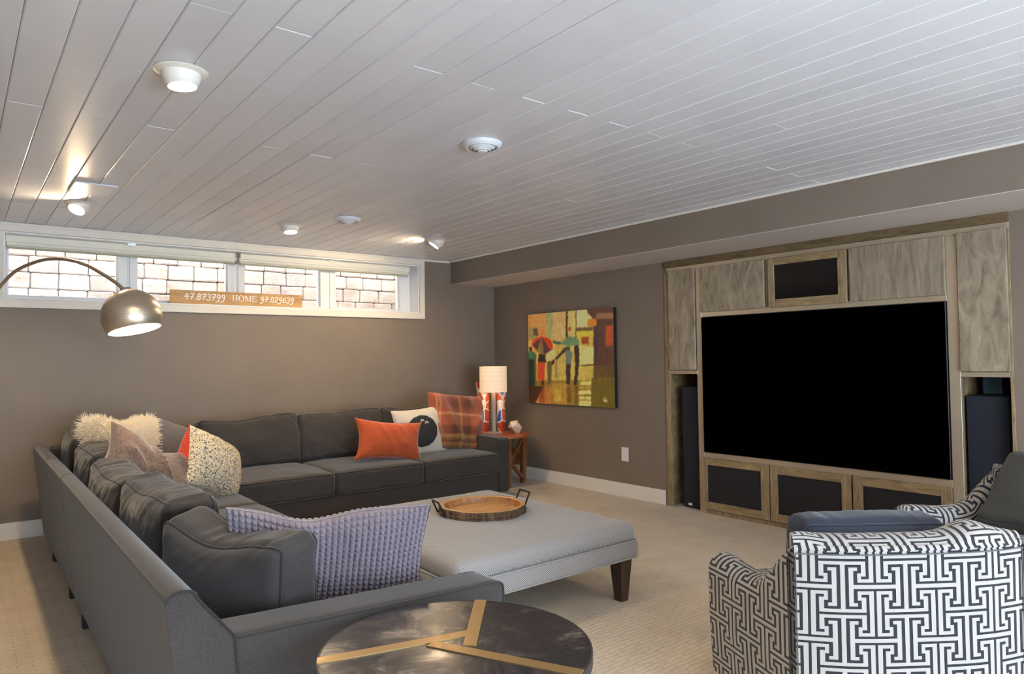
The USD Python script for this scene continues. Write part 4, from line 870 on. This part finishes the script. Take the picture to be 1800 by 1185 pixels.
# ------------------------------------------------------------------ ottoman and tray
ot = thing('ottoman', 'large flat grey twill upholstered ottoman on tapered dark wooden legs', 'ottoman', (2.43, 3.42, 0))
OX, OY = (1.81, 3.05), (2.705, 4.12)
oc = Cushion([(OX[1] - OX[0]) / 2, (OY[1] - OY[0]) / 2, .055], .05, (0, 0, .014), .003, 0, 60, c=((OX[0] + OX[1]) / 2, (OY[0] + OY[1]) / 2, .378), fax=2)
obj('top_cushion', oc.mesh((44, 44, 10)), 'ottoman_twill', ot, smooth=True)
bd = Cushion([(OX[1] - OX[0]) / 2 + .001, (OY[1] - OY[0]) / 2 + .001, .05], .012, (0, 0, 0), .001, 0, 61, c=((OX[0] + OX[1]) / 2, (OY[0] + OY[1]) / 2, .288), fax=2)
b0 = obj('border', bd.mesh((30, 30, 6)), 'ottoman_twill', ot, smooth=True)
obj('piping', bd.piping(1, .0045, 200), 'ottoman_piping', b0, smooth=True); obj('piping', bd.piping(-1, .0045, 200), 'ottoman_piping', b0, smooth=True)
for x, y in ((OX[0] + .07, OY[0] + .06), (OX[1] - .085, OY[0] + .06), (OX[0] + .07, OY[1] - .07), (OX[1] - .085, OY[1] - .07)):
    a, b = .045, .027; V = [(x - a, y - a, .238), (x + a, y - a, .238), (x + a, y + a, .238), (x - a, y + a, .238), (x - b, y - b, 0), (x + b, y - b, 0), (x + b, y + b, 0), (x - b, y + b, 0)]
    obj('leg', trimesh.convex.convex_hull(np.array(V)), 'dark_leg', ot)
TX, TY, TZ = 2.515, 3.465, .4495
tr = thing('serving_tray', 'round bark-edged wooden tray with black iron handles on the ottoman', 'tray', (TX, TY, TZ))
n_ = 72; aa = np.arange(n_) * 2 * PI / n_; wob_ = 1 + .018 * np.sin(3 * aa + .6) + .012 * np.sin(7 * aa) + .008 * np.sin(13 * aa)
def ring(r, z, k=1.0): return np.c_[TX + (r * (1 + (wob_ - 1) * k)) * np.cos(aa), TY + (r * (1 + (wob_ - 1) * k)) * np.sin(aa), np.full(n_, TZ + z * .74)]
RT = .262
v_ = np.vstack([ring(RT, .0), ring(RT + .004, .02), ring(RT, .045), ring(RT - .004, .062), ring(RT - .006, .064)])
def strip(rings):
    V = np.vstack(rings); F = []
    for i in range(len(rings) - 1):
        for k in range(n_):
            l = (k + 1) % n_; F += [[i * n_ + k, i * n_ + l, (i + 1) * n_ + l], [i * n_ + k, (i + 1) * n_ + l, (i + 1) * n_ + k]]
    return V, F
def disc(r):
    V = np.vstack([r, r.mean(0)]); return trimesh.Trimesh(V, [[k, (k + 1) % n_, n_] for k in range(n_)], process=False)
rr_ = np.random.default_rng(2)
bark_r = [ring(RT - .03, .0005, .6), ring(RT, .0)] + [ring(RT + rr_.uniform(-.002, .004), z) + np.c_[rr_.normal(0, .0018, (n_, 2)), np.zeros(n_)] for z in (.012, .024, .036, .048, .058)] + [ring(RT - .003, .064)]
V, F = strip(bark_r); obj('bark_edge', trimesh.Trimesh(V, F, process=False), 'bark', tr)
V, F = strip([ring(RT - .003, .064), ring(RT - .012, .067), ring(RT - .026, .066, .6), ring(RT - .032, .06, .5)]); obj('rim', trimesh.Trimesh(V, F, process=False), 'tray_rim', tr, smooth=50)
V, F = strip([ring(RT - .032, .06, .5), ring(RT - .036, .03, .4), ring(RT - .044, .012, .4), ring(RT - .048, .012, .4)]); obj('inner_wall', trimesh.Trimesh(V, F, process=False), 'tray_wall', tr, smooth=50)
obj('dish', disc(ring(RT - .048, .012, .4)), 'tray_wood', tr)
for sgn, ang in ((1, math.radians(32)), (-1, math.radians(26))):
    d = np.array([.783, -.623, 0]) * sgn; d = rot(ang) @ d; p = np.array([-d[1], d[0], 0]); c0 = np.array([TX, TY, TZ]) + d * (RT + .004)
    P = [c0 + p * .058 + np.array([0, 0, .012]), c0 + p * .058 + d * .012 + np.array([0, 0, .04]), c0 + p * .055 + d * .038 + np.array([0, 0, .092]), c0 - p * .055 + d * .038 + np.array([0, 0, .092]), c0 - p * .058 + d * .012 + np.array([0, 0, .04]), c0 - p * .058 + np.array([0, 0, .012])]
    Q = []
    for a, b in zip(P[:-1], P[1:]): Q += [a + (b - a) * t for t in (.03, .5, .97)]
    obj('handle', tube(Q, .0055, 8), 'black_metal', tr, smooth=40)
# ------------------------------------------------------------------ round side table in the foreground
RX, RY, RZ, RR = 1.105, 1.655, .572, .372
rt = thing('round_side_table', 'round black marbled side table with three brass bars across the top', 'side table', (RX, RY, 0))
bars = []
ctr_ = np.array([RX, RY]); A_ang = [math.atan2(1.99 - 1.70, 1.432 - 1.14), 0, 0]
A_ang[1] = A_ang[0] + 2 * PI / 3 - .08; A_ang[2] = A_ang[0] - 2 * PI / 3 + .12
half = .0195
LINES = [((1.399, 1.941), (1.134, 1.634)), ((.789, 1.811), (1.185, 1.711)), ((1.235, 1.346), (1.059, 1.718))]
for k, (p0, p1) in enumerate(LINES):
    p0, p1 = np.array(p0), np.array(p1); d = (p0 - p1) / np.linalg.norm(p0 - p1); nrm = np.array([-d[1], d[0]]); p0 = p0 + d * .05
    A_ang[k] = math.atan2(*(p0 - ctr_)[::-1])
    bars.append(Polygon([p0 + nrm * half, p0 - nrm * half, p1 - nrm * half, p1 + nrm * half]))
disk = shapely.Point(RX, RY).buffer(RR, 64)
bars = [b.intersection(shapely.Point(RX, RY).buffer(RR + .004, 64)) for b in bars]
bars = [bars[0].difference(bars[2]), bars[1].difference(bars[0]), bars[2].difference(bars[1].difference(bars[0]))]
slabs = disk.difference(unary_union([b.buffer(.0015) for b in bars]))
for g in getattr(slabs, 'geoms', [slabs]):
    if g.area < .0001: continue
    m = extrude(g, .02); m.apply_translation((0, 0, RZ - .0225)); obj('top_segment' if g.area > .02 else 'centre_inlay', m, 'marbled_top' if g.area > .02 else 'brass', rt)
for b in bars:
    if b.geom_type != 'Polygon': b = max(b.geoms, key=lambda q: q.area)
    m = extrude(b, .026); m.apply_translation((0, 0, RZ - .0255)); obj('brass_bar', m, 'brass', rt)
obj('edge_band', lathe([(RR + .0005, -.034), (RR + .006, -.032), (RR + .006, -.003), (RR + .0005, -.002)], 96, (RX, RY, RZ)), 'table_edge', rt, smooth=40)
obj('under_top', lathe([(0, -.034), (RR, -.034), (RR, -.026), (0, -.026)], 64, (RX, RY, RZ)), 'table_edge', rt)
for k in range(3):
    d = np.array([math.cos(A_ang[k]), math.sin(A_ang[k]), 0]); p = np.array([RX, RY, 0]) + d * (RR - .03); nrm = np.array([-d[1], d[0], 0])
    obj('leg', slab([p + nrm * .018 + (0, 0, RZ - .0345), p - nrm * .018 + (0, 0, RZ - .0345), p - nrm * .018 - d * .05, p + nrm * .018 - d * .05], d * .018), 'brass', rt)
# ------------------------------------------------------------------ wooden end table with lamp, vases and ornament
EX, EY, EZ, ER = 4.712, 6.14, .555, .318
en = thing('end_table', 'round reddish wooden end table on crossed legs between sofa arm and wall', 'side table', (EX, EY, 0))
obj('tabletop', lathe([(0, -.03), (ER - .004, -.03), (ER, -.026), (ER, -.004), (ER - .004, 0), (0, 0)], 72, (EX, EY, EZ)), 'walnut_top', en, smooth=30)
def bar2(p, q, w, t, mt, name):
    p, q = np.array(p, float), np.array(q, float); d = (q - p) / np.linalg.norm(q - p); s = np.cross(d, [0, 0, 1]); s /= np.linalg.norm(s); u = np.cross(s, d)
    c = [x + s * a * w / 2 + u * b * t / 2 for x in (p, q) for a in (-1, 1) for b in (-1, 1)]
    obj(name, trimesh.convex.convex_hull(np.array(c)), mt, en)
legs = []
for k in range(4):
    a = math.radians(-38.5 + 18 + 90 * k); d = np.array([math.cos(a), math.sin(a), 0]); legs.append(np.array([EX, EY, 0]) + d * (ER - .05))
    c = legs[-1]; obj('leg', trimesh.convex.convex_hull(np.array([c + np.array([i * .028, j * .028, .5245]) for i in (-1, 1) for j in (-1, 1)] + [c - d * .02 + np.array([i * .024, j * .024, 0]) for i in (-1, 1) for j in (-1, 1)])), 'walnut', en)
for k in range(4):
    p, q = legs[k], legs[(k + 1) % 4]; e = (q - p) / np.linalg.norm(q - p)
    z1, z2, z3 = .50, .31, .05
    mid = (p + q) / 2
    bar2(p + e * .03 + (0, 0, .27), q - e * .03 + (0, 0, .50), .024, .034, 'walnut', 'brace'); bar2(p + e * .03 + (0, 0, .27), q - e * .03 + (0, 0, .05), .024, .034, 'walnut', 'brace')
r_ax, f_ax = np.array([.783, -.623, 0]), np.array([.623, .783, 0])
E0 = np.array([EX, EY, EZ + .0005])
lc = E0 - r_ax * .075 - f_ax * .02
lm = thing('table_lamp', 'lit table lamp with a cream drum shade on a slim steel stem', 'lamp', lc)
obj('base_plate', cbox(lc[0] - .068, lc[0] + .068, lc[1] - .068, lc[1] + .068, lc[2], lc[2] + .018, .003), 'steel_bar', lm)
obj('stem', cbox(lc[0] - .018, lc[0] + .018, lc[1] - .018, lc[1] + .018, lc[2] + .0185, lc[2] + .47, .002), 'steel_bar', lm)
obj('bulb', trimesh.creation.icosphere(2, .03).apply_translation(lc + (0, 0, .55)), 'lamp_bulb', lm, smooth=True)
obj('socket', lathe([(0, 0), (.016, 0), (.016, .05), (0, .05)], 16, lc + (0, 0, .4705)), 'brass', lm)
sp = [(.148, .455), (.150, .455), (.150, .735), (.148, .735), (.148, .455)]
obj('shade', lathe(sp, 64, lc), 'lamp_shade', lm, smooth=30)
lb = light('SphereLight', str(lm.GetPath()) + '/lamp_light', 2.6, (1.0, 0.74, 0.46), Radius=.04); lb.AddTranslateOp().Set(Gf.Vec3d(0, 0, .62))
def vase(c, h, r0, r1, lean, label):
    t = thing('mosaic_vase', label, 'vase', c, 0, None)
    rings = []
    for k in range(13):
        s = k / 12; r = r0 + (r1 - r0) * s + .006 * math.sin(s * 7); a = np.arange(28) * 2 * PI / 28
        e = (np.abs(np.cos(a)) ** 2.6 + np.abs(np.sin(a)) ** 2.6) ** (-1 / 2.6)
        rings.append(np.c_[c[0] + r * e * np.cos(a) + lean[0] * s, c[1] + r * .8 * e * np.sin(a) + lean[1] * s, np.full(28, c[2] + h * s)])
    inner = [np.c_[r[:, :2] * .85 + r[:, :2].mean(0) * .15, r[:, 2]] for r in rings[::-1]][:3]
    obj('body', loft(rings + inner), 'mosaic_glaze', t, smooth=35)
    obj('foot_ring', lathe([(0, 0), (r0 * .8, 0), (r0 * .8, .004), (0, .004)], 24, (c[0], c[1], c[2] - .0001)), 'plaster', t)
vase(E0 - r_ax * .195 + f_ax * .20, .56, .05, .082, (.0, -.0), 'taller vase with red, blue and yellow facets on white, behind the lamp')
vase(E0 + r_ax * .005 + f_ax * .24, .44, .042, .058, (.0, .0), 'slimmer faceted vase directly behind the lamp stem')
gc = E0 + r_ax * .16 - f_ax * .0
ge = thing('faceted_ornament', 'small cream faceted geometric ornament on the wooden end table', 'ornament', gc)
gp = np.array([(.0, 0, 0), (.045, .02, .0), (.02, -.035, .0), (-.075, .0, .065), (.075, .015, .06), (.0, -.075, .06), (-.01, .075, .055), (.02, -.01, .125), (-.045, .03, .115), (.05, .04, .1), (-.04, -.04, .1)])
hull = trimesh.convex.convex_hull(gp * 1.12 @ rot(.4).T + gc)
obj('body', hull, 'plaster', ge)
# ------------------------------------------------------------------ arc floor lamp: base behind the sofa, dome over the long run
al = thing('arc_floor_lamp', 'arc floor lamp with a brushed metal dome shade hanging over the sofa', 'floor lamp', (-.1, 6.4, 0))
A0, B0 = np.array([.80, 4.70]), np.array([-.1, 6.4]); L_ = np.linalg.norm(B0 - A0); D_ = (B0 - A0) / L_
sz = [(.004, 1.807), (.093, 1.867), (.219, 1.93), (.348, 1.987), (.481, 2.024), (.621, 2.045), (.76, 2.047), (.902, 2.028), (1.065, 1.982), (1.202, 1.899), (1.45, 1.70), (1.66, 1.44), (1.81, 1.12), (1.89, .75), (L_, .35), (L_, .035)]
P3 = spline([(A0[0] + D_[0] * s, A0[1] + D_[1] * s, z) for s, z in sz], 120)
obj('arm', tube(P3, .0105, 12), 'arm_metal', al, smooth=True)
obj('base', lathe([(0, 0), (.16, 0), (.165, .006), (.165, .03), (.155, .036), (0, .036)], 64, (B0[0], B0[1], .0)), 'black_metal', al, smooth=30)
obj('arm_joint', tube(P3[14:17], .0125, 12), 'brushed_steel', al, smooth=40)
dc = np.array([.834, 4.70, 1.655]); ax_ = np.array([-.17, .20, 1.0]); ax_ /= np.linalg.norm(ax_)
Rd = .166; outer = [(Rd * math.sin(a), Rd * math.cos(a)) for a in np.linspace(.1, math.radians(119), 36)]
inner = [((Rd - .004) * math.sin(a), (Rd - .004) * math.cos(a)) for a in np.linspace(math.radians(119), .12, 30)]
dm = obj('dome_shade', lathe(outer, 72, dc, ax_), 'brushed_steel', al, smooth=True)
obj('dome_lining', lathe(inner, 72, dc, ax_), 'shade_inside', dm, smooth=True)
obj('dome_rim', tube(np.array([dc + trimesh.geometry.align_vectors([0, 0, 1], ax_)[:3, :3] @ np.array([outer[-1][0] * math.cos(a), outer[-1][0] * math.sin(a), outer[-1][1]]) for a in np.arange(64) * 2 * PI / 64]), .003, 6, True), 'brushed_steel', dm, smooth=True)
obj('cap', lathe([(.0, .012), (.028, .012), (.034, 0), (.034, -.008), (0, -.008)][::-1], 32, dc + ax_ * (Rd + .001), ax_), 'brushed_steel', al, smooth=30)
obj('diffuser', lathe([(0, -.004), (.136, -.004), (.136, 0), (0, 0)], 48, dc + ax_ * (-.052), ax_), 'dome_glow', al, label='glowing white diffuser')
# ------------------------------------------------------------------ patterned armchairs
PX_, PZ_ = .209, .178
def cval(x, xs, ys):
    from scipy.interpolate import PchipInterpolator
    return float(PchipInterpolator(xs, ys)(x))
def armchair(loc, yaw, label, rise, LF=1.0):
    """local frame: r to the chair's right, f forward, z up; origin at the middle of the outer back on the floor"""
    t = thing('armchair', label, 'armchair', loc, yaw)
    cy, sy = math.cos(yaw), math.sin(yaw)
    W = lambda P: np.c_[loc[0] + P[:, 0] * cy - P[:, 1] * sy, loc[1] + P[:, 0] * sy + P[:, 1] * cy, P[:, 2]]
    HW = .40
    # back: outer panel, rolled top, inner face; lofted across the width
    st = np.linspace(-HW, HW, 41); rings, uvs = [], []
    for r in st:
        k = r / HW; e = abs(k); bow = .05 * e ** 3
        zt = .735 + rise(k); sq = 1 - .68 * np.clip((e - .72) / .28, 0, 1) ** 2
        loop = [(.0 + .02 * e ** 4, .10), (.0 + .01 * e ** 4, .4), (.0, .66), (.0, .695), (.004, .705), (-.004, .712), (.01, .725)]
        loop += [(.085 - .075 * math.cos(a), zt - .04 + .04 * math.sin(a)) for a in np.linspace(.3, PI - .1, 11)]
        loop += [(.165, zt - .06), (.185, .55), (.20, .40), (.20, .28)]
        loop = np.array(loop)
        d = np.r_[0, np.cumsum(np.linalg.norm(np.diff(loop, axis=0), axis=1))]
        rings.append(np.c_[np.full(len(loop), r), loop[:, 0] * sq + bow, loop[:, 1]])
        uvs.append(np.c_[np.full(len(loop), (r + HW) / PX_ + .80), (d + .10 - .414) / PZ_])
    S, K_ = len(rings), len(rings[0]); V = W(np.vstack(rings)); F = grid_faces(S, K_)
    m = trimesh.Trimesh(V, F, process=False)
    obj('back', m, 'greek_key', t, smooth=True, uv=np.vstack(uvs))
    for r in (0, S - 1):
        g = rings[r]; c = np.vstack([g, g.mean(0)]); ff = [[i, i + 1, len(g)] for i in range(len(g) - 1)] + [[len(g) - 1, 0, len(g)]]
        dd_ = np.r_[c[:, 1:2] / PX_, c[:, 2:3] / PZ_] if False else np.c_[c[:, 1] / PX_, (c[:, 2] - .414) / PZ_]
        obj('back_end', trimesh.Trimesh(W(c), ff if r == 0 else [x[::-1] for x in ff], process=False), 'greek_key', t, uv=dd_)
    # cords along the edges of the outer panel
    P = np.array([(-HW + .002, -.003 + .0, z) for z in np.linspace(.1, .69, 8)] + [(x, -.003 + .05 * abs(x / HW) ** 3, .698) for x in np.linspace(-HW + .004, HW - .004, 24)] + [(HW - .002, -.003, z) for z in np.linspace(.69, .1, 8)])
    P[:8, 1] += .05; P[-8:, 1] += .05
    obj('piping', tube(W(P), .0022, 6), 'greek_dark', t, smooth=True)
    # arms: swooping sides
    for s in (-1, 1):
        fs = np.r_[np.linspace(.05, .56, 30), .578, .588, .592]; rings, uvs = [], []
        for i, f in enumerate(fs):
            zt = cval(f, [.0, .05, .10, .16, .22, .28, .36, .46, .54, .60], [.745, .735, .70, .64, .585, .555, .548, .558, .566, .555])
            shrink = 0 if i < 30 else (.008, .02, .04)[i - 30]
            o = HW + .02 + .11 * (f / .56) ** 1.1 - shrink; wdt = .13 - 2 * shrink; zt -= shrink
            R_ = wdt / 2; cx = o - R_
            loop = [(o - .01, .09), (o, .3), (o, zt - R_)] + [(cx + R_ * math.cos(a), zt - R_ + R_ * math.sin(a)) for a in np.linspace(.15, PI - .15, 11)] + [(o - wdt, zt - R_), (o - wdt, .30)]
            loop = np.array(loop); d = np.r_[0, np.cumsum(np.linalg.norm(np.diff(loop, axis=0), axis=1))]
            rings.append(np.c_[s * loop[:, 0], np.full(len(loop), f * LF), loop[:, 1]]); uvs.append(np.c_[np.full(len(loop), f / PX_ + .1), (d + .09 - .414) / PZ_])
        m = trimesh.Trimesh(W(np.vstack(rings)), grid_faces(len(rings), len(rings[0]), s > 0), process=False)
        obj('arm', m, 'greek_key', t, smooth=True, uv=np.vstack(uvs))
        g = rings[-1]; c = np.vstack([g, g.mean(0)]); ff = [[i, i + 1, len(g)] for i in range(len(g) - 1)] + [[len(g) - 1, 0, len(g)]]
        obj('arm_front', trimesh.Trimesh(W(c), ff, process=False), 'greek_key', t, uv=np.c_[c[:, 0] / PX_, (c[:, 2] - .414) / PZ_])
    sc = Cushion([.385, .25 * LF, .075], .035, (0, 0, .02), .003, 0, 71); m = sc.mesh((20, 18, 8)); v = m.vertices + np.array([0, .435 * LF, .385]); m.vertices = W(v)
    uv = np.c_[v[:, 0] / PX_, v[:, 1] / PX_ + v[:, 2] / PZ_]
    obj('seat_cushion', m, 'greek_key', t, smooth=True, uv=uv)
    m = cbox(-.40, .40, .19, .64 * LF, .09, .305, .02); v = m.vertices.copy(); m.vertices = W(v); obj('seat_base', m, 'greek_key', t, uv=np.c_[v[:, 0] / PX_ + v[:, 1] / PX_, v[:, 2] / PZ_])
    m = lathe([(0, 0), (.26, 0), (.26, .012), (.07, .03), (.07, .0885), (0, .0885)], 40); v = m.vertices + np.array([0, .34, 0]); m.vertices = W(v); obj('swivel_base', m, 'black_metal', t, smooth=30)
    return t
cloth('greek_dark', lin(84, 84, 86), lin(104, 104, 104))
Rv = np.array([.81, -.587]); Fv = np.array([.587, .81])
b1 = np.array([2.21, 1.25]) + Rv * .40
armchair((b1[0], b1[1], 0), math.atan2(Rv[1], Rv[0]), 'black and white Greek-key armchair in the foreground, seen from behind', lambda k: .012 + .035 * math.exp(-((k - .62) / .2) ** 2) + .012 * math.exp(-((k + .95) / .15) ** 2))
F2 = np.array([-.96, .28]); R2 = np.array([F2[1], -F2[0]])
cR = np.array([4.49, 1.50]) - R2 * .47 - F2 * .165            # right back corner to the middle of the back
armchair((cR[0], cR[1], 0), math.atan2(R2[1], R2[0]), 'matching Greek-key armchair beyond, mostly hidden, facing the sofa', lambda k: .015, 1.28)
def chair_cushion(name, label, c, w, h, t_, yaw, pitch, roll, mt, mtp, seed):
    p = thing(name, label, 'cushion', (c[0], c[1], c[2] - h / 2))
    k = Cushion([w / 2, t_ / 2, h / 2], .045, (.01, .04, .012), .008, .006, seed, rot(yaw, pitch, roll), c, None, 1)
    obj('cover', k.mesh((40, 18, 30)), mt, p, smooth=True); obj('piping', k.piping(-1, .005, 160), mtp, p, smooth=True); obj('piping', k.piping(1, .005, 160), mtp, p, smooth=True)
y1_ = math.atan2(Rv[1], Rv[0])
cc = b1 + Fv * .335 + Rv * .0
chair_cushion('seat_pillow', 'navy blue boxed cushion propped inside the foreground armchair', (cc[0], cc[1], .575), .56, .36, .16, y1_, .10, .01, 'navy_cloth', 'navy_cloth', 81)
c2 = cR + F2 * .27 - R2 * .02
chair_cushion('seat_pillow', 'plain charcoal cushion leaning in the farther armchair', (c2[0], c2[1], .63), .56, .46, .16, math.atan2(R2[1], R2[0]), .72, 0, 'charcoal_cloth', 'charcoal_cloth', 82)
